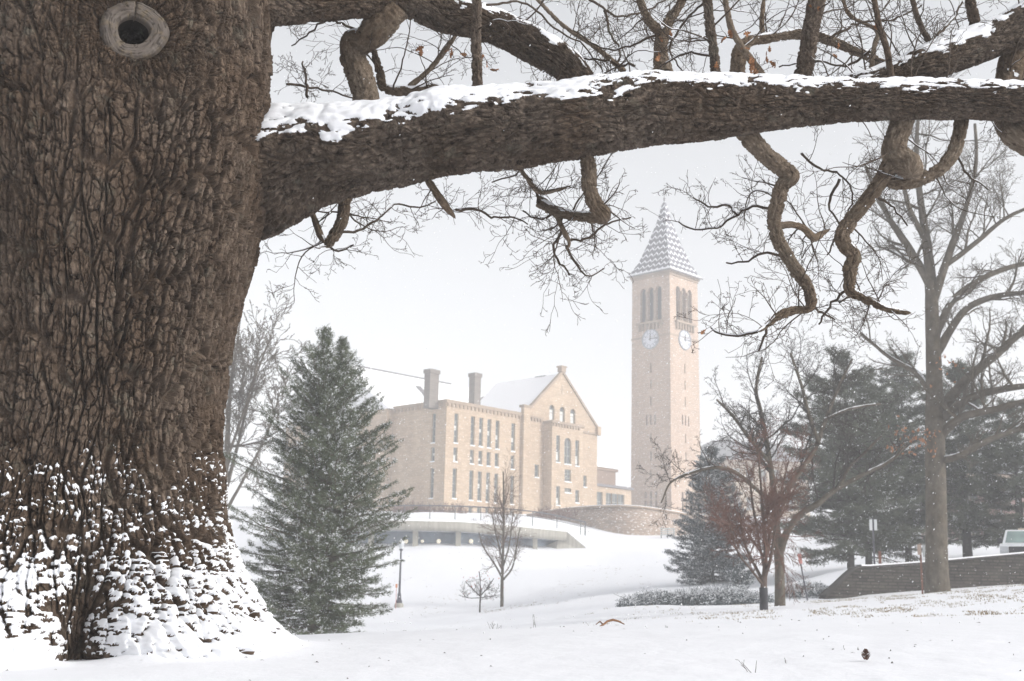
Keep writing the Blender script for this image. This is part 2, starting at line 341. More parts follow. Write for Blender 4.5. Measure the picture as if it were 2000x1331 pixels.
# snow caught at the foot
pyrow = np.interp(ZZ, ez[::1], np.concatenate([[1400], [e[0] for e in edge]]))
ledge = -(np.roll(H, -2, 0) - np.roll(H, 2, 0)); ledge = blur(ledge, 1) * 1.0
lumps = fbm(AA * 33, ZZ * 80, 201, 4) * 1.35 + .55 * fbm(AA * 3.0, ZZ * 6.0, 207, 3)
score = ledge * .9 + lumps * 1.15 + blur(H, 2) * .35
front = (np.abs(TH - TF) < 1.75)
srt = np.sort(score[front][::37]); rank = np.searchsorted(srt, score) / len(srt)
cov = np.interp(pyrow, [860, 900, 960, 1020, 1070, 1110, 1150, 1190, 1230, 1270], [0, .010, .055, .12, .21, .38, .57, .67, .75, .94])
crot = np.exp(-((TH - thc) / .135) ** 2) * sst(1070, 1180, pyrow) * (1 - sst(1300, 1330, pyrow))
cov = cov * (1 - 1.0 * crot) * 1.0
mk = (rank > 1 - cov).astype(float); mk = blur(mk, 1); ms = sst(.32, .75, mk)
Dn = D_ * (1 - ms) + (blur(D_, 4) + .006 + .018 * blur(mk, 5)) * ms
RR = R + Dn
V = np.stack([OAK_X + RR * np.cos(TH), OAK_Y + RR * np.sin(TH), ZZ + .012 * ms], -1)
uv = np.stack([aa, ZZ, I1 * (1 - swirl) + I2 * swirl], -1)
TRUNK, TSN = split_snow(V, mk, gridfaces(len(zz), len(th), True), uv, 'trunk', 'snow_cover', B_TRUNK, oak, OFF)
TSN['label'] = 'white snow caught in the furrows round the foot'
del V, uv, H1, H2, D_, Dn, RR, rank, score, lumps

# the pruning scar
m, nt_, bs = newmat('callus_wood'); v = coords(nt_, (1, 1, 1))
f = noise(nt_, coords(nt_, (60, 1.2, 1)), 1.0, 4, .6); c0 = ramp(nt_, f, [(.3, (.060, .048, .040)), (.48, (.105, .088, .076)), (.8, (.135, .116, .102))])
c0 = mix(nt_, ramp(nt_, noise(nt_, coords(nt_, (7, 2, 1)), 1.4, 4), [(.5, (0, 0, 0)), (.75, (.7, .7, .7))]), c0, (.19, .145, .08))
nt_.links.new(c0, bs.inputs['Base Color']); bs.inputs['Roughness'].default_value = .8; bs.inputs['Specular IOR Level'].default_value = .15; bump(nt_, bs, f, .7, .008)
CALLUS = m; ROT_SHADE = bark_mat('rot_and_painted_shade', (.008, .006, .005), (.018, .012, .009), (.045, .03, .02), (1, 1, 1), 30)  # rotten wood, set near black so the hollow's shade is in its colour
kn = Vector((kp.x - OAK_X, kp.y - OAK_Y, 0)).normalized(); kt = Vector((-kn.y, kn.x, 0)); kR = float(np.interp(kz, ez, er))
kc = Vector((OAK_X, OAK_Y, 0)) + kn * (kR + .005); kc.z = kz
rh = np.linspace(.0, .232, 60); ph = np.linspace(0, 2 * math.pi, 161)[:-1]; PH, RH = np.meshgrid(ph, rh)
prof = np.interp(RH, [0, .088, .098, .110, .15, .19, .215, .232], [-.20, -.19, -.10, .000, .016, .016, .004, -.04])
wob = 1 + .05 * np.sin(2 * PH + .5) + .035 * np.sin(3 * PH + 1) + .02 * np.sin(5 * PH) + .02 * (fbm(PH * 3, RH * 0, 5, 2) - .5)
prof = prof + (RH > .11) * ((fbm(np.cos(PH) * 2, np.sin(PH) * 2 + RH * 20, 6, 3) - .5) * .016 + (fbm(np.cos(PH) * 9, np.sin(PH) * 9, 16, 3) - .5) * .030 * sst(.16, .225, RH) - .012 * (np.abs(fbm(PH * 1.3 + 2, RH * 60, 18, 2) - .5) < .03)) - .03 * np.exp(-((PH - math.pi / 2) / .035) ** 2) * (RH > .09)
prof = prof + (RH < .09) * (fbm(np.cos(PH) * RH * 50, np.sin(PH) * RH * 50, 8, 3) - .5) * .05
KV = np.array(kc)[None, None] + (np.cos(PH) * RH * wob)[..., None] * np.array(kt) + (np.sin(PH) * RH * wob * 1.04)[..., None] * np.array((0, 0, 1)) + prof[..., None] * np.array(kn)
kf = gridfaces(60, 160, True); inner = RH.ravel()[kf].mean(1) < .104
kuv = np.stack([RH, PH, RH * 0], -1).reshape(-1, 3)
ks = mesh('knot_scar', KV.reshape(-1, 3) - OFF, kf[~inner], CALLUS, TRUNK, True, kuv)
mesh('hollow', KV.reshape(-1, 3) - OFF, kf[inner], ROT_SHADE, TRUNK, True, kuv)

# ------------------------------------------------------------------ oak: limbs
def catmull(pts, step):
    p = np.array(pts, float); p = np.vstack([2 * p[0] - p[1], p, 2 * p[-1] - p[-2]]); out = []
    for i in range(1, len(p) - 2):
        L = np.linalg.norm(p[i + 1, :3] - p[i, :3]); n = max(2, int(L / step)); t = np.linspace(0, 1, n, endpoint=False)[:, None]
        out.append(.5 * ((2 * p[i]) + (-p[i - 1] + p[i + 1]) * t + (2 * p[i - 1] - 5 * p[i] + 4 * p[i + 1] - p[i + 2]) * t ** 2 + (-p[i - 1] + 3 * p[i] - 3 * p[i + 1] + p[i + 2]) * t ** 3))
    out.append(p[-2][None]); return np.vstack(out)
def trace(lst, D0=None):
    """(px, py, radius in px, distance) -> (x, y, z, r)"""
    o = []
    for q in lst:
        D = q[3] if len(q) > 3 else D0; p = P(q[0], q[1], D); o.append((p.x, p.y, p.z, M(q[2], D)))
    return o
SDIR = np.array([.12, -.42, .90])
def limb(name, pts, nseg, step, wa, ls, dep, seed, parent, offset, snow=.42, mat=None, cap=True, patch=None):
    C_ = catmull(pts, step); c3 = C_[:, :3]; r = np.maximum(C_[:, 3], .003); T = np.gradient(c3, axis=0); T /= np.linalg.norm(T, axis=1)[:, None]
    n = np.cross(T[0], (0, 0, 1.)); n = n if np.linalg.norm(n) > .1 else np.cross(T[0], (1., 0, 0)); n /= np.linalg.norm(n); NN = [n]
    for i in range(1, len(T)):
        n = n - T[i] * n.dot(T[i]); n /= np.linalg.norm(n); NN.append(n)
    NN = np.array(NN); BB = np.cross(T, NN); s = np.concatenate([[0], np.cumsum(np.linalg.norm(np.diff(c3, axis=0), axis=1))])
    a = np.linspace(0, 2 * math.pi, nseg + 1)[:-1]; A_, S_ = np.meshgrid(a, s); rm = r.mean()
    nrm = np.cos(A_)[..., None] * NN[:, None] + np.sin(A_)[..., None] * BB[:, None]
    # bark coordinates in 2-D; hidden seam turned to the far side
    cam_side = np.einsum('ijk,k->ij', nrm, np.array([0, 1., 0])); seam = int(np.argmax(cam_side.mean(0)))
    nrm = np.roll(nrm, -seam, 1); A2 = A_ * rm
    H, IDV = bark_height(A2, S_, wa, ls, seed, .30, .20)
    lump = ((fbm(A_ * 1.2, S_ * 2.2 / max(rm * 6, .3), seed + 31, 3) - .5) * .28 + (fbm(A_ * 2.0, S_ * 14, seed + 35, 3) - .5) * .16 * (rm < .1)) * r[:, None]
    Dd = H * dep
    up = np.einsum('ijk,k->ij', nrm, SDIR / np.linalg.norm(SDIR)) * (1 - .55 * np.abs(T[:, 2:3]) ** 2)
    sc1 = up + (fbm(A2 * 30, S_ * 11, seed + 41, 4) - .5) * .95 + (fbm(A2 * 5, S_ * 3, seed + 43, 3) - .5) * .62 + (H - .5) * .20
    if patch is not None: sc1 = sc1 + patch(s)[:, None]
    mk = blur((sc1 > (1 - snow)).astype(float), 1, True); ms = sst(.3, .7, mk)
    th_ = min(.022, rm * .25)
    Dd = Dd * (1 - ms) + (blur(Dd, 22, True) + th_ * .38 * blur(mk, 9, True)) * ms
    V = c3[:, None] + nrm * (r[:, None] + lump + Dd - .5 * dep)[..., None]
    if cap:
        k = len(s); e = 6
        for q in range(e): V[k - 1 - q] = c3[k - 1 - q] + (V[k - 1 - q] - c3[k - 1 - q]) * math.sqrt(q / e)
    uv = np.stack([A2, S_, IDV], -1)
    a_, b_ = split_snow(V, mk, gridfaces(len(s), nseg, True), uv, name, 'snow_cover', mat or B_LIMB, parent, offset)
    return a_, C_
mainp = trace([(440, 350, 125, 9.75), (490, 338, 128, 9.55), (540, 322, 120, 9.4), (600, 304, 105, 9.3), (700, 288, 95, 9.2), (800, 272, 88, 9.15), (870, 256, 92, 9.1), (930, 250, 85, 9.05), (1000, 246, 83, 9.05),
               (1100, 236, 76, 9.0), (1200, 222, 74, 9.05), (1300, 208, 72, 9.1), (1400, 207, 66, 9.15), (1500, 203, 55, 9.2), (1600, 197, 46, 9.25), (1700, 195, 41, 9.3), (1800, 193, 41, 9.4), (1900, 195, 38, 9.5), (2000, 198, 38, 9.6), (2200, 205, 34, 9.8), (2500, 190, 28, 10.1)])
LIMBS = []
def snowpatch(s): return .19 * np.exp(-((s - 1.1) / 1.3) ** 2) - 1.6 * (s < .42)
L1, c1 = limb('limb', mainp, 500, .0050, .038, .15, .036, 300, oak, OFF, .24, patch=snowpatch); LIMBS.append((L1, c1))
upp = trace([(420, -45, 75, 9.0), (500, -15, 62, 9.1), (560, 4, 47, 9.3), (650, 0, 42, 9.5), (740, -4, 40, 9.7), (810, 2, 38, 9.8), (870, 28, 38, 9.9), (930, 40, 37, 9.9), (990, 62, 35, 10), (1050, 92, 36, 10), (1100, 122, 33, 10), (1135, 165, 30, 10.05), (1165, 215, 27, 10.1), (1215, 245, 22, 10.2), (1270, 215, 16, 10.3)])
L2, c2 = limb('limb', upp, 270, .007, .034, .14, .030, 340, oak, OFF, .22); LIMBS.append((L2, c2))
rup = trace([(2350, -110, 52, 10.4), (2120, -30, 46, 10.3), (2000, 46, 41, 10.2), (1905, 88, 40, 10.1), (1814, 122, 38, 10), (1739, 152, 34, 10), (1663, 172, 27, 10), (1590, 190, 20, 10.1), (1520, 205, 14, 10.2)])
L3, c3_ = limb('limb', rup, 270, .007, .034, .14, .030, 380, oak, OFF, .36); LIMBS.append((L3, c3_))
BR = {   # traced branches: px, py, radius px, distance
 'a': [(770, 10, 34, 9.75), (738, 52, 33, 9.8), (712, 78, 27, 9.9), (688, 82, 24, 9.95), (690, 115, 27, 10), (704, 150, 27, 10), (716, 190, 26, 10), (722, 240, 24, 10), (700, 320, 17, 10.1), (676, 385, 12, 10.1), (668, 430, 11, 10.1), (652, 462, 10, 10.05), (636, 484, 7, 10)],
 'b': [(604, 400, 6, 10.1), (615, 430, 6, 10.1), (626, 460, 7, 10.05), (637, 478, 7, 10)],
 'c': [(828, 340, 7, 9.3), (846, 368, 7, 9.3), (868, 400, 8, 9.3), (890, 428, 7, 9.35)],
 'd': [(1145, 280, 15, 9.1), (1150, 330, 14, 9.15), (1152, 370, 14, 9.2), (1163, 400, 15, 9.25), (1178, 420, 16, 9.3), (1150, 424, 10, 9.4), (1112, 420, 10, 9.5), (1085, 412, 10, 9.6), (1062, 398, 10, 9.7), (1050, 384, 7, 9.75)],
 'e': [(1440, 240, 20, 9.3), (1470, 275, 19, 9.3), (1500, 308, 17, 9.35), (1530, 330, 17, 9.4), (1546, 346, 15, 9.4), (1528, 362, 13, 9.45), (1520, 390, 14, 9.45), (1512, 430, 13, 9.5), (1520, 470, 12, 9.5), (1536, 500, 12, 9.5), (1560, 535, 12, 9.5), (1578, 562, 10, 9.5), (1584, 590, 10, 9.5), (1576, 604, 6, 9.5), (1550, 606, 7, 9.5), (1524, 616, 7, 9.45), (1500, 634, 4, 9.4), (1480, 648, 3, 9.3)],
 'f': [(1518, 442, 8, 9.5), (1545, 438, 8, 9.5), (1568, 446, 7, 9.55), (1590, 465, 8, 9.6), (1606, 456, 6, 9.65), (1622, 448, 5, 9.7)],
 'g': [(1770, 190, 27, 9.5), (1762, 240, 23, 9.5), (1748, 280, 23, 9.5), (1752, 305, 26, 9.5), (1776, 325, 26, 9.45), (1780, 344, 18, 9.4)],
 'h': [(1760, 305, 16, 9.5), (1738, 325, 17, 9.55), (1716, 360, 14, 9.6), (1690, 395, 13, 9.65), (1662, 430, 13, 9.7), (1645, 458, 14, 9.7), (1650, 480, 15, 9.7), (1668, 500, 13, 9.7), (1662, 520, 14, 9.7), (1660, 545, 10, 9.7), (1660, 568, 9, 9.7), (1682, 580, 7, 9.7), (1712, 596, 6, 9.7), (1742, 606, 5, 9.75), (1780, 612, 3, 9.8)],
 'i': [(1884, 200, 14, 9.65), (1876, 250, 13, 9.65), (1866, 290, 13, 9.6), (1842, 325, 12, 9.6), (1808, 346, 12, 9.6), (1775, 356, 14, 9.6), (1740, 356, 12, 9.6), (1728, 350, 10, 9.6)],
 'j': [(2010, 80, 30, 10.5), (1978, 120, 27, 10.4), (1974, 170, 27, 10.2), (1972, 225, 30, 10), (1985, 262, 30, 9.9), (2030, 285, 26, 9.9), (2080, 270, 18, 10)],
 'k': [(932, 200, 12, 9.2), (932, 150, 10, 9.2), (930, 70, 9.5, 9.2), (934, -60, 9, 9.3)],
 'l': [(1398, 165, 10, 9.4), (1396, 115, 9, 9.45), (1388, 60, 9, 9.5), (1376, -50, 7.5, 9.6)],
 'm': [(1560, 190, 19, 9.5), (1572, 130, 17, 9.5), (1582, 70, 17, 9.5), (1594, 10, 17, 9.5), (1604, -70, 16, 9.5)],
 'n': [(1742, 175, 9, 9.4), (1740, 150, 7, 9.4), (1733, 100, 6.5, 9.4), (1716, 45, 6, 9.4), (1700, -40, 5.5, 9.4)],
 'o': [(1440, 150, 14, 10.6), (1445, 105, 16, 10.7), (1462, 82, 11, 10.8), (1510, 72, 10, 10.9), (1560, 66, 10, 11), (1610, 75, 10, 11), (1660, 95, 9, 11), (1700, 112, 9, 11), (1760, 150, 8, 11)],
 'p': [(1296, 150, 22, 10.8), (1290, 100, 13, 10.9), (1296, 65, 13, 11), (1308, 40, 10, 11), (1330, 5, 8, 11), (1345, -40, 7, 11)],
 'q': [(1292, 62, 12, 10.9), (1272, 45, 9, 10.9), (1255, 15, 7, 10.9), (1240, -40, 6, 10.9)],
 'r': [(1490, 150, 8, 10.5), (1435, 70, 7, 10.4), (1420, 20, 6, 10.4), (1410, -40, 5, 10.4)],
 's': [(800, 170, 6, 10.2), (840, 135, 5, 10.2), (872, 95, 5, 10.2), (900, 55, 3, 10.2)],
 't': [(1220, 140, 6, 10.6), (1160, 90, 5, 10.6), (1100, 50, 4, 10.6), (1040, -10, 4, 10.6)],
 'u': [(1490, 72, 5, 10.9), (1488, 40, 5, 10.9), (1494, -20, 4, 10.9)],
 'v': [(1815, 80, 6, 10.1), (1798, 50, 6, 10.1), (1782, 0, 5, 10.1), (1776, -40, 4, 10.1)],
 'x': [(1905, 50, 11, 10.1), (1896, 10, 10, 10.1), (1888, -50, 9, 10.1)],
 'y': [(1050, 400, 5, 9.7), (1085, 420, 5, 9.6), (1100, 450, 5, 9.5), (1112, 475, 4, 9.5), (1106, 490, 3, 9.5)],
 'z': [(1012, 325, 4, 9.5), (1030, 350, 4, 9.5), (1052, 375, 5, 9.6), (1085, 372, 4, 9.6), (1118, 362, 3.5, 9.6)],
 'aa': [(730, 100, 5, 10.2), (742, 140, 7, 10.2), (752, 172, 9, 10.2), (800, 178, 10, 10.2), (860, 170, 9, 10.2)],
 'ab': [(1692, 215, 6, 10.2), (1706, 100, 5, 10.2), (1712, 60, 4, 10.2), (1660, 30, 4, 10.2), (1640, -20, 3, 10.2)],
}
BCURVES = []
for k, q in BR.items():
    big = max(t[2] for t in q) > 9; root = L2 if k in 'ast' else (L3 if k in ('v', 'x', 'j') else L1)
    darkb = k in 'klmnvx' 
    o, cv = limb('branch', trace(q), 64 if big else 24, .009 if big else .02, .026, .085, .024 if big else .008, 400 + 7 * len(BCURVES), root, OFF, .26 if big else .2, B_LIMB if darkb else B_BR)
    BCURVES.append((k, cv))
    

# ------------------------------------------------------------------ twigs
def rv(): return Vector((random.gauss(0, 1), random.gauss(0, 1), random.gauss(0, 1)))
def grow(out, p, d, L, r, lvl, S):
    st = S['step'] * (1 if lvl == 0 else .8); n = max(3, int(L / st)); pts = [p.copy()]; rad = [r]; j = S['jit'] * (.7 + .3 * lvl)
    kids = S['kids'][min(lvl, len(S['kids']) - 1)]; kink = 0
    for i in range(n):
        t = (i + 1) / n
        d = (d + rv() * j + Vector((0, 0, S['trop'][min(lvl, len(S['trop']) - 1)])) * (st / .1 if S.get('abs') else 1)).normalized()
        p = p + d * (L / n); rr = max(S['rmin'], r * (1 - t * (1 - S.get('tip', .35)))); pts.append(p.copy()); rad.append(rr)
        if lvl < S['max'] and t > S.get('first', .15) and random.random() < kids / n:
            ax = d.cross(rv()).normalized(); a = math.radians(random.uniform(*S['ang'])); cd = Matrix.Rotation(a, 3, ax) @ d
            if S.get('flat'): cd.y *= S['flat']
            grow(out, p, cd.normalized(), L * random.uniform(*S['lr']) * (1 - .45 * t), max(S['rmin'], rr * S['rr']), lvl + 1, S)
    out.append((pts, rad, lvl))
def tubes(name, polys, sides, mat, parent, offset, smooth=True):
    if not polys: return None
    cnt = np.array([len(q[0]) for q in polys]); Pn = np.array([tuple(v) for q in polys for v in q[0]]); Rn = np.array([v for q in polys for v in q[1]])
    pid = np.repeat(np.arange(len(cnt)), cnt); st = np.concatenate([[0], np.cumsum(cnt)[:-1]]); en = st + cnt - 1
    nx = np.minimum(np.arange(len(Pn)) + 1, np.repeat(en, cnt)); pv = np.maximum(np.arange(len(Pn)) - 1, np.repeat(st, cnt))
    T = Pn[nx] - Pn[pv]; T /= np.maximum(np.linalg.norm(T, axis=1), 1e-9)[:, None]
    ch = Pn[en] - Pn[st]; ch /= np.maximum(np.linalg.norm(ch, axis=1), 1e-9)[:, None]
    ref = np.where(np.abs(ch[:, 1:2]) < .8, np.array([[0, 1., 0]]), np.array([[1., 0, 0]]))[pid]
    n1 = np.cross(T, ref); n1 /= np.maximum(np.linalg.norm(n1, axis=1), 1e-6)[:, None]; n2 = np.cross(T, n1)
    a = np.arange(sides) * 2 * math.pi / sides
    V = Pn[:, None] + Rn[:, None, None] * (np.cos(a)[None, :, None] * n1[:, None] + np.sin(a)[None, :, None] * n2[:, None])
    seg = np.where(np.arange(len(Pn)) < np.repeat(en, cnt))[0][:, None]; j = np.arange(sides)[None]; j2 = (j + 1) % sides
    F = np.stack([seg * sides + j, seg * sides + j2, (seg + 1) * sides + j2, (seg + 1) * sides + j], -1).reshape(-1, 4)
    L = np.linalg.norm(Pn - Pn[np.repeat(st, cnt)], axis=1)
    at = np.stack([np.broadcast_to(a[None] * .5, V.shape[:2]) * Rn[:, None], np.broadcast_to((L + pid * .37)[:, None], V.shape[:2]), np.broadcast_to(pid[:, None] * 1., V.shape[:2])], -1)
    return mesh(name, V.reshape(-1, 3) - np.array(offset), F, mat, parent, smooth, at.reshape(-1, 3))
def snow_runs(polys, rthr, prob=.6, k=.62, lift=.62, maxr=9):
    out = []
    for pts, rad, lvl in polys:
        if rad[0] < rthr: continue
        run = [[], []]; on = random.random() < prob
        for i in range(len(pts) - 1):
            d = (pts[i + 1] - pts[i]).normalized()
            if random.random() < .15: on = random.random() < prob
            if on and abs(d.z) < .82 and rad[i] > rthr * .7:
                r = rad[i]; run[0].append(pts[i] + Vector((0, -r * .15, r * lift))); run[1].append(r * k * (.75 + .4 * random.random()) + .001)
            else:
                if len(run[0]) > 2: run[1][0] *= .3; run[1][-1] *= .3; out.append((run[0], run[1], lvl))
                run = [[], []]
        if len(run[0]) > 2: out.append((run[0], run[1], lvl))
    return out
OT = dict(step=.045, jit=.20, trop=[.02, .015, .0], kids=[4.5, 3.0, 1.6], ang=(28, 68), lr=(.35, .7), rr=.6, rmin=.0017, max=3, first=.12, tip=.3)
twigs = []
def spawn(cv, n, L=(.35, .9), S=OT, t0=.25, t1=1.0, up=0.0, rfac=.25, rmax=.009, side=None):
    for _ in range(n):
        i = int((t0 + (t1 - t0) * random.random()) * (len(cv) - 2)); p = Vector(cv[i, :3]); T = Vector(cv[i + 1, :3] - cv[i, :3]).normalized()
        d = (rv() + T * .5 + Vector((0, 0, up))); d = (d - T * d.dot(T) * .5)
        if side: d += Vector(side)
        d.normalize(); r = min(rmax, max(.003, cv[i, 3] * rfac)); grow(twigs, p, d, random.uniform(*L), r, 0, S)
dens = dict(a=4, b=3, c=3, d=5, e=9, f=7, g=2, h=10, i=6, j=4, k=2, l=5, m=3, n=6, o=16, p=12, q=8, r=7, s=8, t=8, u=5, v=5, x=3, y=7, z=7, aa=7, ab=7)
for k in dens:
    if k not in 'abcdefghiyz': dens[k] = int(dens[k] * .72)
for k, cv in BCURVES:
    lo = k in ('a', 'b', 'c', 'd', 'e', 'f', 'g', 'h', 'i', 'y', 'z')
    spawn(cv, dens.get(k, 4), (.3, .85) if lo else (.4, 1.1), t0=(.72 if k == 'a' else .3), up=-.1 if lo else .35)
spawn(c1, 4, (.4, .9), t0=.3, t1=.95, up=-.9, rfac=.09); spawn(c1, 18, (.4, 1.0), t0=.25, t1=.95, up=1.0, rfac=.09, side=(0, .5, 0))
spawn(c2, 15, (.4, 1.1), t0=.3, up=.6, rfac=.12); spawn(c3_, 11, (.4, 1.0), t0=.3, up=.9, rfac=.12)
# traced fine boughs that reach across the sky
TB = [[(1480, 648), (1440, 656), (1400, 648), (1388, 640)], [(1500, 634), (1492, 660), (1480, 688)], [(1640, 590), (1660, 575)], [(1584, 600), (1610, 615), (1630, 625)],
      [(1512, 410), (1470, 405), (1430, 425), (1400, 445), (1350, 447), (1326, 436)], [(1440, 420), (1420, 400), (1390, 405), (1352, 385)], [(1525, 500), (1490, 495), (1460, 510), (1420, 515)],
      [(660, 455), (700, 450), (740, 425), (770, 400), (820, 405), (850, 395)], [(890, 410), (930, 410), (965, 425), (1005, 425), (1030, 440)], [(1112, 470), (1150, 465), (1180, 440), (1232, 425)],
      [(1106, 480), (1120, 510), (1150, 540), (1180, 525)], [(1100, 450), (1080, 490), (1115, 540)], [(560, 165), (600, 170), (650, 180), (700, 195)], [(600, 190), (598, 150), (590, 120)],
      [(1380, 0), (1340, 40), (1310, 90), (1330, 140)], [(1150, 0), (1200, 30), (1250, 25), (1300, 0)], [(1180, 20), (1190, 60), (1210, 100), (1200, 140)], [(950, 10), (1000, 5), (1040, 15), (1090, 60), (1140, 90), (1180, 140)],
      [(1620, 75), (1680, 45), (1740, 40), (1800, 10)], [(1830, 70), (1860, 40), (1880, 5)], [(1280, 70), (1230, 90), (1180, 95), (1120, 60)], [(700, 60), (640, 40), (600, 70), (570, 90)], [(1240, 130), (1180, 120), (1120, 115), (1060, 140)],
      [(1700, 100), (1650, 130), (1600, 120), (1520, 130)], [(1390, 110), (1340, 105), (1290, 130)], [(1705, 380), (1740, 400), (1770, 440)], [(1640, 350), (1620, 400), (1640, 440), (1615, 500)], [(1565, 300), (1600, 330), (1640, 340), (1665, 380), (1650, 430)],
      [(1866, 300), (1890, 340), (1930, 370)], [(1660, 560), (1620, 600), (1596, 635)], [(1050, 385), (1040, 355), (1020, 335), (1000, 345), (960, 355)], [(1085, 412), (1060, 430), (1020, 415)], [(640, 480), (660, 490), (690, 480)]]
for i, t in enumerate(TB):
    D = random.uniform(9.4, 10.6); n = len(t); r0 = 3.2
    cv = catmull(trace([(x, y, max(.8, r0 * (1 - .65 * k / n)), D + .12 * k) for k, (x, y) in enumerate(t)]), .045)
    jit = RNG.normal(0, .006, (len(cv), 3)); cv[1:, :3] += jit[1:]
    twigs.append(([Vector(q[:3]) for q in cv], [q[3] for q in cv], 0))
    L = np.linalg.norm(cv[-1, :3] - cv[0, :3]); spawn(cv, int(3 + L * 5), (.18, .5), t0=.1, up=.1, rfac=.7, rmax=.0035)
tw = tubes('twigs', twigs, 4, B_TWIG, L1, OFF)
tubes('snow_cover', snow_runs(twigs, .0045, .5), 5, SNOW, L1, OFF)
# dead leaves still hanging
LEAF = plain('dead_oak_leaf', (.26, .125, .06), .8, 0, .4, 20)
def oak_leaf(c, d, up, s):
    side = d.cross(up).normalized(); prof = [(0, .02), (.15, .10), (.25, .06), (.38, .26), (.47, .12), (.6, .36), (.7, .16), (.82, .24), (1, .0)]
    L = [c + d * (s * a) + side * (s * b) + up * (s * .12 * math.sin(a * 4)) for a, b in prof]; Rr = [c + d * (s * a) - side * (s * b) - up * (s * .1 * math.cos(a * 3)) for a, b in prof]
    return L, Rr
def leaves(name, spots, mat, parent, offset, size=(.07, .12)):
    v = []; f = []
    for (p, n, spread) in spots:
        for _ in range(n):
            cpt = p + rv() * spread; d = (rv() + Vector((0, 0, -1.2))).normalized(); u = rv().normalized(); u = (u - d * u.dot(d)).normalized()
            L, Rr = oak_leaf(cpt, d, u, random.uniform(*size)); b = len(v); k = len(L); v += L + Rr
            for i in range(k - 1): f.append((b + i, b + i + 1, b + k + i + 1, b + k + i))
    return mesh(name, np.array([tuple(q) for q in v]) - np.array(offset), f, mat, parent, False)
leaves('dead_leaves', [(P(1462, 105, 9.6), 5, .06), (P(1490, 125, 9.5), 5, .05), (P(1410, 62, 9.6), 3, .04), (P(1500, 98, 9.6), 3, .04), (P(1308, 70, 10.5), 2, .04), (P(1396, 130, 9.4), 3, .04), (P(1636, 105, 10), 2, .03), (P(1280, 102, 10.6), 2, .03),
                       (P(820, 98, 10), 2, .03), (P(880, 90, 10), 2, .03), (P(945, 125, 9.3), 3, .05), (P(898, 105, 10), 2, .04), (P(1600, 25, 9.5), 3, .04), (P(1706, 40, 9.4), 2, .03), (P(1386, 642, 9.4), 1, .01)], LEAF, L1, OFF, (.055, .095))

# ------------------------------------------------------------------ tower and library
def local_px(root, px, py, ax, val):
    Mi = Matrix.Rotation(-root.rotation_euler.z, 3, 'Z'); o = Mi @ (Vector((0, 0, CAMZ)) - root.location); d = Mi @ ray(px, py)
    t = (val - o[ax]) / d[ax]; return o + d * t
PHI = math.radians(46)
PAL = [(.49, .375, .265), (.39, .295, .205), (.54, .43, .32)]
PALT = [(.47, .345, .26), (.38, .28, .21), (.53, .405, .31)]
ST_LIB = stone_mat('library_stone', PAL, (.33, .245, .17), .34, .95, .022, .10, smudge=(.80, .74, .70))
ST_TOW = stone_mat('tower_stone', PALT, (.32, .24, .18), .34, .9, .02, .12, smudge=(.82, .78, .76))
ST_DARK = stone_mat('brown_stone', [(.24, .17, .13), (.20, .14, .11), (.28, .20, .15)], (.18, .13, .10), .35, .8, .02)
ST_CHIM = stone_mat('chimney_stone', [(.23, .205, .185), (.18, .16, .145), (.27, .24, .22)], (.15, .135, .12), .3, .6, .02)
ST_TRIM = stone_mat('trim_stone', [(.36, .28, .21), (.31, .24, .18), (.40, .31, .24)], (.26, .20, .15), .5, 1.3, .015)
ST_RET = stone_mat('retaining_stone', [(.40, .30, .235), (.30, .235, .19), (.47, .37, .29)], (.24, .19, .15), .28, .85, .03, .13)
PANE = glass_mat('window_glass', (.11, .125, .13)); FRAME = plain('window_frame', (.33, .33, .30), .6); BLIND = plain('white_blind', (.62, .62, .60), .8)
ROOFS = snow_mat('roof_snow', (.88, .88, .90), 1.2, .5, .08); SLATE = plain('roof_slate', (.16, .15, .16), .7)
SILLSN = snow_mat('sill_snow', (.85, .86, .88), 6)

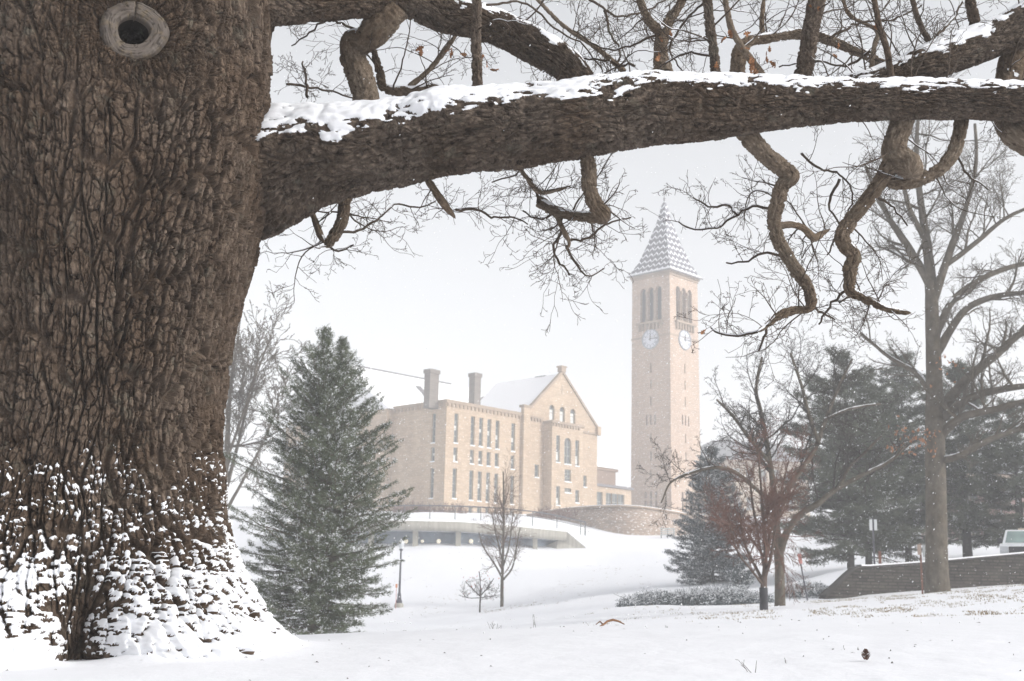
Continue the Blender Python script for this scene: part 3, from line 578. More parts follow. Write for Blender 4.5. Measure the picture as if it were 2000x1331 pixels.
def facade(mb, o, ex, L, z0, z1, wins, reveal=.35, inward=None, top=None):
    """wall from o along unit vector ex (2-D), holes with reveals; wins = (s0, s1, z0, z1, arch). Returns nothing; adds to mb"""
    ex = Vector(ex); nin = Vector(inward)
    S = sorted(set([0, L] + [w[0] for w in wins] + [w[1] for w in wins])); Z = sorted(set([z0, z1] + [w[2] for w in wins] + [w[3] for w in wins]))
    def pt(s, z, d=0): q = Vector(o) + ex * s + nin * d; return (q.x, q.y, z)
    def q4(s0, s1, za, zb): mb.quad(pt(s0, za), pt(s1, za), pt(s1, zb), pt(s0, zb), [(s0, za, 0), (s1, za, 0), (s1, zb, 0), (s0, zb, 0)])
    for a, b in zip(S, S[1:]):
        run = None
        for zc, zd in zip(Z, Z[1:]):
            hole = any(w[0] - 1e-6 <= a and b <= w[1] + 1e-6 and w[2] - 1e-6 <= zc and zd <= w[3] + 1e-6 for w in wins)
            if hole:
                if run is not None: q4(a, b, run, zc); run = None
            elif run is None: run = zc
        if run is not None: q4(a, b, run, Z[-1])
    for w in wins:
        s0, s1, a, b = w[:4]; arch = len(w) > 4 and w[4]
        zs = b - (s1 - s0) / 2 if arch else b
        mb.quad(pt(s0, a), pt(s0, a, reveal), pt(s0, zs, reveal), pt(s0, zs)); mb.quad(pt(s1, a, reveal), pt(s1, a), pt(s1, zs), pt(s1, zs, reveal))
        mb.quad(pt(s0, a, reveal), pt(s0, a), pt(s1, a), pt(s1, a, reveal))
        if not arch: mb.quad(pt(s0, b), pt(s0, b, reveal), pt(s1, b, reveal), pt(s1, b))
        else:
            r = (s1 - s0) / 2; cx = (s0 + s1) / 2; K = 8
            for k in range(K):
                t0, t1 = math.pi * k / K, math.pi * (k + 1) / K
                A_ = (cx - r * math.cos(t0), zs + r * math.sin(t0)); B_ = (cx - r * math.cos(t1), zs + r * math.sin(t1))
                mb.quad(pt(*A_), pt(*B_), pt(B_[0], b), pt(A_[0], b), [(A_[0], A_[1], 0), (B_[0], B_[1], 0), (B_[0], b, 0), (A_[0], b, 0)])
                mb.quad(pt(*A_), pt(*A_, reveal), pt(*B_, reveal), pt(*B_))
def window(parent, o, ex, inward, w, reveal=.3, bars=1, rows=3, blind=0, snow=True, fix=None, name='window', fm=None, pm=None, fw=.09):
    ex = Vector(ex); nin = Vector(inward); s0, s1, a, b = w[:4]
    def bx(mb, sa, sb, za, zb, d0, d1):
        p = [Vector(o) + ex * s + nin * d for s in (sa, sb) for d in (d0, d1)]
        A_ = [(p[0].x, p[0].y), (p[2].x, p[2].y), (p[3].x, p[3].y), (p[1].x, p[1].y)]; lo = [(x, y, za) for x, y in A_]; hi = [(x, y, zb) for x, y in A_]
        for i in range(4): mb.quad(lo[i], lo[(i + 1) % 4], hi[(i + 1) % 4], hi[i])
        mb.quad(*hi); mb.quad(*lo[::-1])
    f = MB(); g = fw; d0, d1 = reveal - .16, reveal - .05
    bx(f, s0 + .005, s0 + g, a + .005, b - .005, d0, d1); bx(f, s1 - g, s1 - .005, a + .005, b - .005, d0, d1); bx(f, s0 + g, s1 - g, a + .005, a + g, d0, d1); bx(f, s0 + g, s1 - g, b - g, b - .005, d0, d1)
    for i in range(1, bars + 1):
        x = s0 + (s1 - s0) * i / (bars + 1); bx(f, x - .03, x + .03, a + g, b - g, d0 + .01, d1 - .01)
    for i in range(1, rows):
        z = a + (b - a) * i / rows; bx(f, s0 + g, s1 - g, z - .04, z + .04, d0 + .02, d1 - .02)
    fr = f.build(name, fm or FRAME, parent, fix=fix)
    p = MB(); q = lambda s, z: tuple((Vector(o) + ex * s + nin * (reveal - .04)).to_2d()) + (z,)
    e = .003
    p.quad(q(s0 + e, a + e), q(s1 - e, a + e), q(s1 - e, b - e), q(s0 + e, b - e)); p.build('pane', pm or PANE, fr, fix=fix)
    if blind:
        m_ = MB(); z1_ = a + (b - a) * blind[1]; z0_ = a + (b - a) * blind[0]; bx(m_, s0 + g, s1 - g, z0_, z1_, reveal - .075, reveal - .055); m_.build('blind', BLIND, fr, fix=fix)
    if snow:
        m_ = MB(); bx(m_, s0 - .04, s1 + .04, a - .02, a + .13, -.10, reveal - .17); m_.build('sill', SILLSN, fr, fix=fix)
    return fr

# --- clock tower
tb = P(1311, 1003, 193); tower = empty('clock_tower', (tb.x, tb.y, tb.z), PHI)
tag(tower, 'tall square stone clock tower with open belfry and steep snow-dusted pyramid roof', 'clock tower')
TW = 7.7; H_E = local_px(tower, 1307, 527, 1, 0).z
def LZ(py, face, px):      # height on a tower face at this pixel
    return local_px(tower, px, py, 1 if face == 'R' else 0, 0).z
def LS(px, py, face):
    q = local_px(tower, px, py, 1 if face == 'R' else 0, 0); return q.x if face == 'R' else q.y
def batter(v):
    k = 1 + .045 * (1 - np.clip(v[:, 2] / H_E, -.3, 1)); c_ = TW / 2; v = v.copy(); v[:, 0] = c_ + (v[:, 0] - c_) * k; v[:, 1] = c_ + (v[:, 1] - c_) * k; return v
zb0, zb1 = LZ(629, 'R', 1335), LZ(563, 'R', 1335); cw_ = TW / 2
bel = [(cw_ + d - .56, cw_ + d + .56, zb0, zb1, True) for d in (-1.6, 0, 1.6)]
slits = []
for py0, py1 in ((711, 730), (744, 762), (777, 795), (848, 866), (884, 902), (920, 938)): z0_, z1_ = LZ(py1, 'R', 1338), LZ(py0, 'R', 1338); slits.append((cw_ - .12, cw_ + .12, z0_, z1_))
z0_, z1_ = LZ(832, 'R', 1338), LZ(812, 'R', 1338)
for d in (-.8, 0, .8): slits.append((cw_ + d - .14, cw_ + d + .14, z0_, z1_))
z0_, z1_ = LZ(975, 'R', 1338), LZ(962, 'R', 1338)
for d in (-1.0, 0, 1.0): slits.append((cw_ + d - .2, cw_ + d + .2, z0_, z1_)); slits.append((cw_ + d - .2, cw_ + d + .2, z0_ - 2.1, z0_ - .35))
wb = MB()
FC = {'R': ((0, 0), (1, 0), (0, 1)), 'L': ((0, TW), (0, -1), (1, 0)), 'B': ((TW, TW), (-1, 0), (0, -1)), 'E': ((TW, 0), (0, 1), (-1, 0))}
for k, (o, ex, ni) in FC.items():
    facade(wb, o, ex, TW, -3, H_E, bel + (slits if k in 'RL' else []), .6, ni)
wb.build('wall', ST_TOW, tower, fix=batter)
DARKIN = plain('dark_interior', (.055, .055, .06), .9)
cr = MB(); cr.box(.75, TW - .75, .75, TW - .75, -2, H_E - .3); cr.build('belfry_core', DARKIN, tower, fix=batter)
tr = MB()
e = .12
for za, zb_, e in ((H_E - .35, H_E, .28), (H_E - .75, H_E - .35, .12), (zb0 - 2.75, zb0 - 2.5, .10)):
    tr.box(-e, TW + e, -e, -.003, za, zb_); tr.box(-e, TW + e, TW + .003, TW + e, za, zb_); tr.box(-e, -.003, -.003, TW + .003, za, zb_); tr.box(TW + .003, TW + e, -.003, TW + .003, za, zb_)
tr.build('cornice', ST_TRIM, tower, fix=batter)
for k in 'RL':
    (ox, oy), (ex_, ey_), (nx_, ny_) = FC[k]; bl = MB()
    def b3(s0, s1, d0, d1, za, zb_):
        xs = sorted([ox + ex_ * s0 + nx_ * d0, ox + ex_ * s1 + nx_ * d1]); ys = sorted([oy + ey_ * s0 + ny_ * d0, oy + ey_ * s1 + ny_ * d1]); bl.box(xs[0], xs[1], ys[0], ys[1], za, zb_)
    b3(cw_ - 2.6, cw_ + 2.6, -.55, -.004, zb0 - .45, zb0 - .12)
    for i in range(7): s = cw_ - 2.2 + i * 4.4 / 6; b3(s - .14, s + .14, -.38, -.006, zb0 - 1.5, zb0 - .452)
    bl.build('balcony', ST_TRIM, tower, fix=batter)
    for w in bel:     # slender mullion columns with capitals in front of the piers, louvre heads
        for s in (w[0], w[1]): pass
    for s in (cw_ - .8, cw_ + .8):
        cols = MB(); x = ox + ex_ * s - nx_ * .10; y = oy + ey_ * s - ny_ * .10
        cols.lathe(x, y, [(.22, zb0 - .1), (.22, zb0 + .25), (.13, zb0 + .4), (.13, zb1 - 1.3), (.24, zb1 - .95), (.24, zb1 - .7), (0, zb1 - .7)], 8); cols.build('column', ST_TRIM, tower, fix=batter)
# clock faces
DIAL = plain('clock_dial', (.62, .64, .70), .5, 0, .05); RIM = plain('clock_rim', (.30, .31, .34), .5); HAND = plain('clock_hand', (.05, .05, .06), .5)
zc = local_px(tower, 1271, 663, 0, 0).z; RC = 1.52
for k in 'RL':
    o, ex_, ni = FC[k]; o = Vector(o).to_3d(); ex_ = Vector(ex_).to_3d(); ni = Vector(ni).to_3d()
    def cp(s, z, d): q = o + ex_ * (cw_ + s) - ni * d; return (q.x, q.y, zc + z)
    clk = MB(); n = 36
    clk.poly([cp(RC * math.cos(2 * math.pi * i / n), RC * math.sin(2 * math.pi * i / n), .10) for i in range(n)]); co = clk.build('clock', DIAL, tower, fix=batter)
    rm_ = MB()
    for i in range(n):
        a, b = 2 * math.pi * i / n, 2 * math.pi * (i + 1) / n
        pr = [(RC * .97, .10), (RC * .98, .2), (RC * 1.09, .2), (RC * 1.12, -.02)]
        for (r0, d0), (r1, d1) in zip(pr, pr[1:]): rm_.quad(cp(r0 * math.cos(a), r0 * math.sin(a), d0), cp(r1 * math.cos(a), r1 * math.sin(a), d1), cp(r1 * math.cos(b), r1 * math.sin(b), d1), cp(r0 * math.cos(b), r0 * math.sin(b), d0))
    rm_.build('clock_rim', RIM, co, fix=batter)
    nm = MB()
    def bar(a, r0, r1, wd, d, off=0):
        ca, sa = math.cos(a), math.sin(a); pts = []
        for r, q in ((r0, off - wd), (r1, off - wd), (r1, off + wd), (r0, off + wd)): pts.append(cp(r * ca - q * sa, r * sa + q * ca, d))
        return pts
    ROM = {1: 1, 2: 2, 3: 3, 4: 4, 5: 1, 6: 2, 7: 3, 8: 4, 9: 2, 10: 1, 11: 2, 12: 3}
    for h in range(1, 13):
        a = math.pi / 2 - h * math.pi / 6
        for q in range(ROM[h]): nm.poly(bar(a, RC * .68, RC * .92, .035, .112, (q - (ROM[h] - 1) / 2) * .115))
        if h in (5, 10): nm.poly(bar(a, RC * .68, RC * .92, .03, .114, .10))
    for i in range(n):
        a, b = 2 * math.pi * i / n, 2 * math.pi * (i + 1) / n; nm.quad(*[cp(r * math.cos(t), r * math.sin(t), .111) for r, t in ((RC * .60, a), (RC * .635, a), (RC * .635, b), (RC * .60, b))])
    nm.build('numerals', plain('clock_numerals', (.20, .21, .25), .6), co, fix=batter)
    for a, L_, wd, nme in ((math.radians(88), .85, .07, 'hour_hand'), (math.radians(2), 1.38, .05, 'minute_hand')):
        hm = MB(); f_ = bar(a, -.3, L_, wd, .19); b_ = bar(a, -.3, L_, wd, .15); hm.poly(f_)
        for i in range(4): hm.quad(b_[i], b_[(i + 1) % 4], f_[(i + 1) % 4], f_[i])
        hm.build(nme, HAND, co, fix=batter)
# pyramid roof, slightly bell-cast, herringbone snow
m, nt_, bs = newmat('herringbone_roof'); sep = N(nt_, 'SeparateXYZ'); nt_.links.new(coords(nt_), sep.inputs[0])
def mth(op, a, b=None, c_=None):
    q = N(nt_, 'Math', operation=op)
    for i, v_ in enumerate((a, b, c_)):
        if v_ is None: continue
        if isinstance(v_, (int, float)): q.inputs[i].default_value = v_
        else: nt_.links.new(v_, q.inputs[i])
    return q.outputs[0]
pp = mth('PINGPONG', sep.outputs[0], .55); ph_ = mth('FRACT', mth('DIVIDE', mth('SUBTRACT', sep.outputs[1], mth('MULTIPLY', pp, 1.15)), 1.15))
band = mth('LESS_THAN', ph_, .27); edge_ = mth('GREATER_THAN', pp, .06); edge2 = mth('LESS_THAN', pp, .56)
nz_ = mth('GREATER_THAN', noise(nt_, coords(nt_), 1.3, 4, .7), .36)
fac = mth('MULTIPLY', mth('MULTIPLY', band, edge_), mth('MULTIPLY', edge2, nz_)); low = mth('LESS_THAN', sep.outputs[1], mth('ADD', .15, mth('MULTIPLY', noise(nt_, coords(nt_), 1.5, 3), .9)))
fac = mth('MAXIMUM', fac, mth('MULTIPLY', low, .85))
cc = mix(nt_, noise(nt_, coords(nt_), 2.5, 4), (.05, .05, .07), (.095, .095, .125)); nt_.links.new(mix(nt_, fac, cc, (.82, .83, .86)), bs.inputs['Base Color']); bs.inputs['Roughness'].default_value = .7
HERR = m
ap = local_px(tower, 1294, 392, 0, TW / 2).z - H_E; e = .62
prof = [(TW / 2 + e, 0), (TW / 2 + .05, .95), (TW / 2 * .80, 2.6), (TW / 2 * .52, 5.9), (TW / 2 * .25, 9.6), (TW / 2 * .09, ap - 1.0), (.02, ap)]
rf = MB(); cxy = TW / 2
for dx, dy in ((0, -1), (-1, 0), (0, 1), (1, 0)):
    tx, ty = -dy, dx
    dist = 0
    for (h0, z0_), (h1, z1_) in zip(prof, prof[1:]):
        sl = math.hypot(h1 - h0, z1_ - z0_)
        P4 = [(cxy + dx * h0 - tx * h0, cxy + dy * h0 - ty * h0, H_E + z0_), (cxy + dx * h0 + tx * h0, cxy + dy * h0 + ty * h0, H_E + z0_), (cxy + dx * h1 + tx * h1, cxy + dy * h1 + ty * h1, H_E + z1_), (cxy + dx * h1 - tx * h1, cxy + dy * h1 - ty * h1, H_E + z1_)]
        rf.quad(*P4, uv=[(-h0 + 20, dist, 0), (h0 + 20, dist, 0), (h1 + 20, dist + sl, 0), (-h1 + 20, dist + sl, 0)]); dist += sl
rf.quad((-e, -e, H_E + .002), (TW + e, -e, H_E + .002), (TW + e, TW + e, H_E + .002), (-e, TW + e, H_E + .002))
ro = rf.build('roof', HERR, tower)
fn = MB(); fn.lathe(cxy, cxy, [(.14, H_E + ap - .5), (.14, H_E + ap), (.22, H_E + ap + .25), (.06, H_E + ap + .5), (.03, H_E + ap + 1.5), (0, H_E + ap + 1.55)], 8); fn.build('finial', SLATE, ro)
gt = MB()
for (x0, x1, y0, y1) in ((-e - .08, TW + e + .08, -e - .08, -e), (-e - .08, -e, -e, TW + e)): gt.box(x0, x1, y0, y1, H_E - .12, H_E + .10)
gt.build('gutter', SLATE, ro)

# --- library
lb = P(866, 1004, 156); lib = empty('library', (lb.x, lb.y, lb.z), PHI)
tag(lib, 'tan stone library with tall narrow windows, gabled wing and snowy roofs', 'library building')
def zx(X, Y): return 680 + X / 3.169, 680 + Y / 3.169       # enlarged crop of the facade -> photograph
def LR(X, Y, wv=0.0): return local_px(lib, *zx(X, Y), 1, wv)
def LL(X, Y, uv_=0.0): return local_px(lib, *zx(X, Y), 0, uv_)
zt = LR(604, 322).z; uP = LR(1086, 430).x; uE = LR(1540, 800).x; WD = 12.0; base = -2.0
WR = []
rowA = LR(665, 405).z, LR(665, 592).z; rowB = LR(665, 615).z, LR(665, 708).z; rowC = LR(665, 745).z, LR(665, 937).z
for X in (665, 768, 820, 871, 922, 1020):
    u = LR(X, 600).x; hw = .36
    for i, (a, b) in enumerate((rowA, rowB, rowC, (rowC[1] - .7, rowC[1] - 3.4))):
        if i == 3 and X in (665,): continue
        WR.append((u - hw, u + hw, min(a, b), max(a, b)))
WL = []
for X in (525, 262):
    v_ = LL(X, 600).y
    for a, b in (rowA, rowB, rowC): WL.append((WD - v_ - .36, WD - v_ + .36, b, a))
lw = MB(); facade(lw, (0, 0), (1, 0), uP, base, zt, WR, .35, (0, 1)); facade(lw, (0, WD), (0, -1), WD, base, zt, WL, .35, (1, 0))
lw.quad((uP, WD, base), (0, WD, base), (0, WD, zt), (uP, WD, zt))
lw.build('wall', ST_LIB, lib)
for i, w in enumerate(WR):
    window(lib, (0, 0), (1, 0), (0, 1), w, .35, 0, 4 if w[3] - w[2] > 3 else 2, blind=random.choice([0, (.5, .62), (.45, .6), (.0, .5), (.35, .5)]))
for w in WL: window(lib, (0, WD), (0, -1), (1, 0), w, .35, 0, 4 if w[3] - w[2] > 3 else 2, blind=random.choice([0, (.45, .6)]))
cn = MB(); cn.box(-.18, uP - .5, -.18, -.003, zt - .30, zt + .12); cn.box(-.18, -.003, -.003, WD, zt - .30, zt + .12)
for i in range(int(uP / .7)): cn.box(i * .7 + .1, i * .7 + .4, -.14, -.005, zt - .75, zt - .302)
for i in range(int(WD / .7)): cn.box(-.14, -.005, i * .7 + .1, i * .7 + .4, zt - .75, zt - .302)
cn.build('cornice', ST_TRIM, lib)
# gabled wing: pilaster, flush wall, projecting bay
zg = LR(1100, 425).z; apx = LR(1325, 158); uG0, uG1 = uP, uE
gw = [LR(1168, 722), LR(1168, 805)]; gwin = [(gw[0].x - .42, gw[0].x + .42, gw[1].z, gw[0].z)]
q0, q1 = LR(1466, 790), LR(1466, 865); gwin.append((q0.x - .36, q0.x + .36, q1.z, q0.z))
bayd = -1.6
ub0, ub1 = LR(1262, 600, bayd).x, LR(1452, 600, bayd).x; zbay = LR(1262, 462, bayd).z
gm = MB(); pil = 1.1
facade(gm, (uG0, 0), (1, 0), uG1 - uG0, base, zg, [(a - uG0, b - uG0, c_, d) for a, b, c_, d in gwin], .35, (0, 1))
arch = []
for X, Yt, Yb in ((1262, 352, 445), (1326, 362, 458), (1391, 378, 475)):
    a, b = LR(X, Yt), LR(X, Yb); arch.append([a.x - .55, a.x + .55, b.z, a.z, True])
zA0 = max(a[2] for a in arch); zA1 = max(a[3] for a in arch)
zA0 = sum(a[2] for a in arch) / 3; zA1 = sum(a[3] for a in arch) / 3
for a in arch: a[2] = zA0; a[3] = zA1
apx_u = apx.x; apz = apx.z
# gable triangle with arched openings: strips between rake lines
zR = zA1 + .35; fr_ = (zR - zg) / (apz - zg); ua = uG0 + (apx_u - uG0) * fr_; ub = uG1 + (apx_u - uG1) * fr_
facade(gm, (ua, 0), (1, 0), ub - ua, zg, zR, [(a[0] - ua, a[1] - ua, max(a[2], zg + .02), a[3], True) for a in arch], .4, (0, 1))
for pts in (((uG0, zg), (ua, zg), (ua, zR)), ((ub, zg), (uG1, zg), (ub, zR)), ((ua, zR), (ub, zR), (apx_u, apz))):
    gm.poly([(a, 0, b) for a, b in pts], [(a, b, 0) for a, b in pts])
facade(gm, (uG1, 0), (0, 1), 14, base, zg, [], .3, (-1, 0))
gm.box(uG0 - .5, uG0 + .75, -.55, -.004, base, zg + 1.2)
gm.box(uG1 - .35, uG1 + .35, -.45, -.004, zg - .9, zg + .35)
gm.build('gable_wall', ST_LIB, lib)
for w in gwin: window(lib, (0, 0), (1, 0), (0, 1), w, .35, 0, 2)
for a in arch: window(lib, (0, 0), (1, 0), (0, 1), (a[0], a[1], max(a[2], zg + .02), a[3]), .4, 0, 2, blind=(.0, .7), snow=False)
bm_ = MB(); bw = []
for X, Yt, Yb, hw, ar in ((1300, 540, 712, .40, 0), (1360, 556, 724, .72, 1), (1418, 572, 735, .40, 0), (1360, 752, 832, .66, 0), (1360, 868, 900, .66, 0), (1300, 855, 978, .40, 0), (1418, 880, 962, .40, 0)):
    a, b = LR(X, Yt, bayd), LR(X, Yb, bayd); bw.append((a.x - hw - ub0, a.x + hw - ub0, b.z, a.z, bool(ar)))
facade(bm_, (ub0, bayd), (1, 0), ub1 - ub0, base, zbay, bw, .35, (0, 1))
bm_.quad((ub0, -.003, base), (ub0, bayd, base), (ub0, bayd, zbay), (ub0, -.003, zbay)); bm_.quad((ub1, bayd, base), (ub1, -.003, base), (ub1, -.003, zbay), (ub1, bayd, zbay))
bay = bm_.build('bay', ST_LIB, lib)
for w in bw: window(lib, (ub0, bayd), (1, 0), (0, 1), w, .35, 1 if w[1] - w[0] > 1 else 0, 3, blind=random.choice([0, (.1, .4)]))
bc = MB(); bc.box(ub0 - .2, ub1 + .2, bayd - .2, -.006, zbay + .003, zbay + .35); bc.box(uG0 - .6, uG0 + .85, -.65, .3, zg + 1.2, zg + 1.5)
for i in range(int((ub1 - ub0) / .6)): bc.box(ub0 + i * .6 + .1, ub0 + i * .6 + .38, bayd - .15, bayd - .005, zbay - .42, zbay)
for i in range(int((ub0 - uG0 - 1) / .6)): bc.box(uG0 + .9 + i * .6, uG0 + 1.2 + i * .6, -.16, -.005, zg - .45, zg)
bc.box(uG0 + .76, ub0 - .21, -.2, -.004, zg + .003, zg + .25); bc.box(ub1 + .21, uG1, -.2, -.004, zg - .9, zg - .65)
# raking coping
for (x0, x1) in ((uG0, apx_u), (uG1, apx_u)):
    sx = 1 if x1 > x0 else -1; L_ = math.hypot(x1 - x0, apz - zg); nx_, nz2 = -(apz - zg) / L_ * sx, abs(x1 - x0) / L_
    a0 = (x0, zg + .05); a1 = (x1, apz + .05); b1 = (x1 , apz + .45); b0 = (x0 + nx_ * .28, zg + .05 + nz2 * .28)
    for y0, y1 in ((-.2, .35),):
        F_ = [(a0[0], y0, a0[1]), (a1[0], y0, a1[1]), (b1[0], y0, b1[1]), (b0[0], y0, b0[1])]; Bk = [(x, y1, z) for x, _, z in F_]
        bc.poly(F_); bc.poly(Bk[::-1])
        for i in range(4): bc.quad(F_[i], F_[(i + 1) % 4], Bk[(i + 1) % 4], Bk[i])
bc.box(apx_u - .45, apx_u + .45, -.3, .5, apz + .2, apz + .85); bc.box(apx_u - .6, apx_u + .6, -.4, .6, apz + .85, apz + 1.05)
bc.box(apx_u - .09, apx_u + .09, -.03, -.004, LR(1328, 290).z, LR(1328, 235).z); bc.box(apx_u - .3, apx_u + .3, -.028, -.005, LR(1328, 262).z, LR(1328, 256).z)
bc.build('coping', ST_TRIM, lib)
# roofs
rp = lambda px, py, wv: local_px(lib, px, py, 1, wv)
wr = 22.0; ridge = rp(800, 736, wr); zr = ridge.z; uR1 = apx_u
rfm = MB(); ev = zt - .25
uL0 = rp(700, 708, wr).x - 4
WE = 10.0; print('roof', zr, zt, ridge, uL0, uG1, apz)
rfm.quad((uL0, WE, ev), (uG1 - 3, WE, ev), (uG1 - 3, wr, zr), (uL0, wr, zr)); rfm.quad((uL0, wr, zr), (uG1 - 3, wr, zr), (uG1 - 3, wr + 12, ev), (uL0, wr + 12, ev))
rfm.poly([(uL0, WE, ev), (uL0, wr, zr), (uL0, wr + 12, ev)])
bw_ = MB(); facade(bw_, (uL0, WE + .5), (1, 0), -uL0 + .2, base, ev, [], .3, (0, 1)); facade(bw_, (uL0, wr + 11), (0, -1), wr + 10.5 - WE, base, ev, [], .3, (1, 0)); bw_.build('rear_wall', ST_LIB, lib)
rfm.quad((.03, .03, zt - .3), (uP, .03, zt - .3), (uP, WE + .4, zt - .3), (.03, WE + .4, zt - .3))
# cross gable roof of the wing
rfm.quad((uG0, .36, zg), (apx_u, .36, apz), (apx_u, 13, apz), (uG0, 13, zg)); rfm.quad((apx_u, .36, apz), (uG1, .36, zg), (uG1, 13, zg), (apx_u, 13, apz)); rfm.poly([(uG0, 13, zg), (apx_u, 13, apz), (uG1, 13, zg)])
rfo = rfm.build('roof', ROOFS, lib)
rdg = MB(); rdg.box(uL0 + 4, apx_u - 1, wr - .12, wr + .12, zr - .02, zr + .18); rdg.box(apx_u - .1, apx_u + .1, 3.2, 5.2, apz, apz + .1); rdg.build('ridge_cap', SLATE, rfo)
sk = MB()
def on_slope(px, py, lift=.07):
    Mi = Matrix.Rotation(-PHI, 3, 'Z'); o = Mi @ (Vector((0, 0, CAMZ)) - lib.location); d = Mi @ ray(px, py); sl = (zr - ev) / (wr - WE)
    t = (ev + lift + sl * (o.y - WE) - o.z) / (d.z - sl * d.y); q = o + d * t; return tuple(q)
for pl_ in ([(958, 800), (965, 802), (987, 777), (980, 776)], [(950, 797), (953, 798), (976, 775), (973, 774)], [(929, 792), (941, 790), (953, 773), (941, 775)], [(811, 754), (822, 755), (834, 770), (840, 785), (832, 781), (824, 768)]):
    sk.poly([on_slope(*q) for q in pl_])
sk.build('bare_slates', SLATE, rfo)
for px, pt_, hw in ((843, 723, .78), (928, 730, .58)):
    w_ = 2.0; q = rp(px, 760, w_); tz = rp(px, pt_, w_).z; ch = MB(); ch.box(q.x - hw, q.x + hw, w_ - .5, w_ + .6, zt - 1, tz - .5); ch.box(q.x - hw - .12, q.x + hw + .12, w_ - .6, w_ + .7, tz - .497, tz)
    ch.box(q.x - hw + .4, q.x + hw - .4, w_ - .3, w_ + .5, tz + .003, tz + .1); ch.build('chimney', ST_CHIM, rfo)
# lower link towards the tower
lk = MB(); zk = LR(1545, 852, 3).z; u2 = LR(1752, 900, 3).x; lkw = []
for X, hw in ((1551, .9), (1615, .75), (1652, .75), (1690, .75)):
    u_ = LR(X, 900, 3).x; lkw.append((u_ - hw - uE, u_ + hw - uE, LR(X, 1010, 3).z, LR(X, 890 + (X - 1551) * .12, 3).z))
facade(lk, (uE + .01, 3), (1, 0), u2 - uE, base, zk, lkw, .35, (0, 1)); lk.quad((u2, 3, base), (u2, 12, base), (u2, 12, zk), (u2, 3, zk))
lk.build('link_wall', ST_LIB, lib)
for w in lkw: window(lib, (uE + .01, 3), (1, 0), (0, 1), w, .35, 1, 2, snow=False)
lr = MB(); lr.box(uE + .02, u2 + .2, 2.7, 2.99, zk - .05, zk + .3); lr.build('link_gutter', SLATE, lib)
lr = MB(); lr.quad((uE + .02, 2.75, zk + .32), (u2 + .2, 2.75, zk + .32), (u2 + .2, 12, zk + .9), (uE + .02, 12, zk + .9))
u3 = LR(1655, 800, 6).x; z3 = LR(1600, 745, 6).z
lr.poly([(uE, 5.7, z3 + .05), (u3 + .5, 5.7, z3 + .05), ((uE + u3) / 2, 11, z3 + 4.4)]); lr.poly([(u3 + .5, 5.7, z3 + .05), (u3 + .5, 16, z3 + .05), ((uE + u3) / 2, 11, z3 + 4.4)])
lr.build('roof', ROOFS, lib)
up = MB(); up.box(uE + .02, u3, 6, 15, zk - 2, z3 - .4); up.box(uE + .02, u3 + .4, 5.8, 15.2, z3 - .397, z3); up.build('stair_block', ST_DARK, lib)

# --- curved lounge under the terrace
CONC = plain('concrete', (.36, .345, .30), .85, 0, .14, 1.2)
m, nt_, bs = newmat('weathered_concrete'); f = noise(nt_, coords(nt_, (1.3, .12, 1)), 2.2, 5, .7)
nt_.links.new(ramp(nt_, f, [(.3, (.22, .205, .18)), (.55, (.34, .325, .285)), (.75, (.43, .41, .37))]), bs.inputs['Base Color']); bs.inputs['Roughness'].default_value = .9; CONCW = m
LG = glass_mat('lounge_glass', (.19, .24, .30), .25)
lp = P(950, 1072, 113); lounge = empty('curved_lounge', (lp.x, lp.y, lp.z)); LO = np.array(lounge.location)
tag(lounge, 'low curved concrete lounge with long band of blue windows set into snowy slope', 'building')
def arcD(px): t = (px - 780) / 400.0; return 110 + 1.0 * abs(t) + 11.5 * max(0, t) ** 2 + 9 * max(0, -t) ** 2
apxs = np.linspace(560, 1107, 60)
ftop = lambda x: np.interp(x, [560, 760, 900, 1000, 1107], [1020, 1017, 1020, 1028, 1039]); fbot = lambda x: np.interp(x, [560, 765, 900, 1000, 1090, 1107], [1038, 1035, 1038, 1047, 1055, 1057]); gbot = lambda x: np.interp(x, [560, 750, 960, 1165], [1071, 1070, 1075, 1088])
def strip(name, curves, mat, thick=None):
    """curves: list of functions px -> world Vector; joined in order"""
    V = np.array([[tuple(cv(x)) for x in apxs] for cv in curves]); n = len(apxs); s = np.concatenate([[0], np.cumsum(np.linalg.norm(np.diff(V[0], axis=0), axis=1))])
    at = np.stack([np.broadcast_to(s, V.shape[:2]), V[..., 2], V[..., 0] * 0], -1)
    return mesh(name, V.reshape(-1, 3) - LO, gridfaces(len(curves), n), mat, lounge, False, at.reshape(-1, 3))
def back(p, d): return Vector((p.x * (1 + d / p.y), p.y + d, p.z))
FT = lambda x: P(x, ftop(x), arcD(x)); FB = lambda x: P(x, fbot(x), arcD(x)); GB = lambda x: P(x, gbot(x) + 3, arcD(x))
def dz(p, d): return Vector((p.x, p.y, p.z + d))
strip('fascia', [lambda x: back(FT(x), .6), FT, FB, lambda x: back(FB(x), .5)], CONCW)
strip('soffit', [lambda x: dz(back(FB(x), .5), .003), lambda x: dz(back(FB(x), 3.2), .003)], plain('pale_soffit', (.55, .56, .60), .6))
glz = lambda x, t: (lambda a, b: a.lerp(b, t))(back(dz(FB(x), .004), 2.6), back(dz(GB(x), -.8), 2.6))
strip('glazing', [lambda x: glz(x, 0), lambda x: glz(x, 1)], LG)
strip('snow_roof', [lambda x: dz(back(FT(x), .05), .01), lambda x: dz(back(FT(x), .4), .22), lambda x: dz(back(FT(x), 6), .35), lambda x: dz(back(FT(x), 30), -.6)], ROOFS)
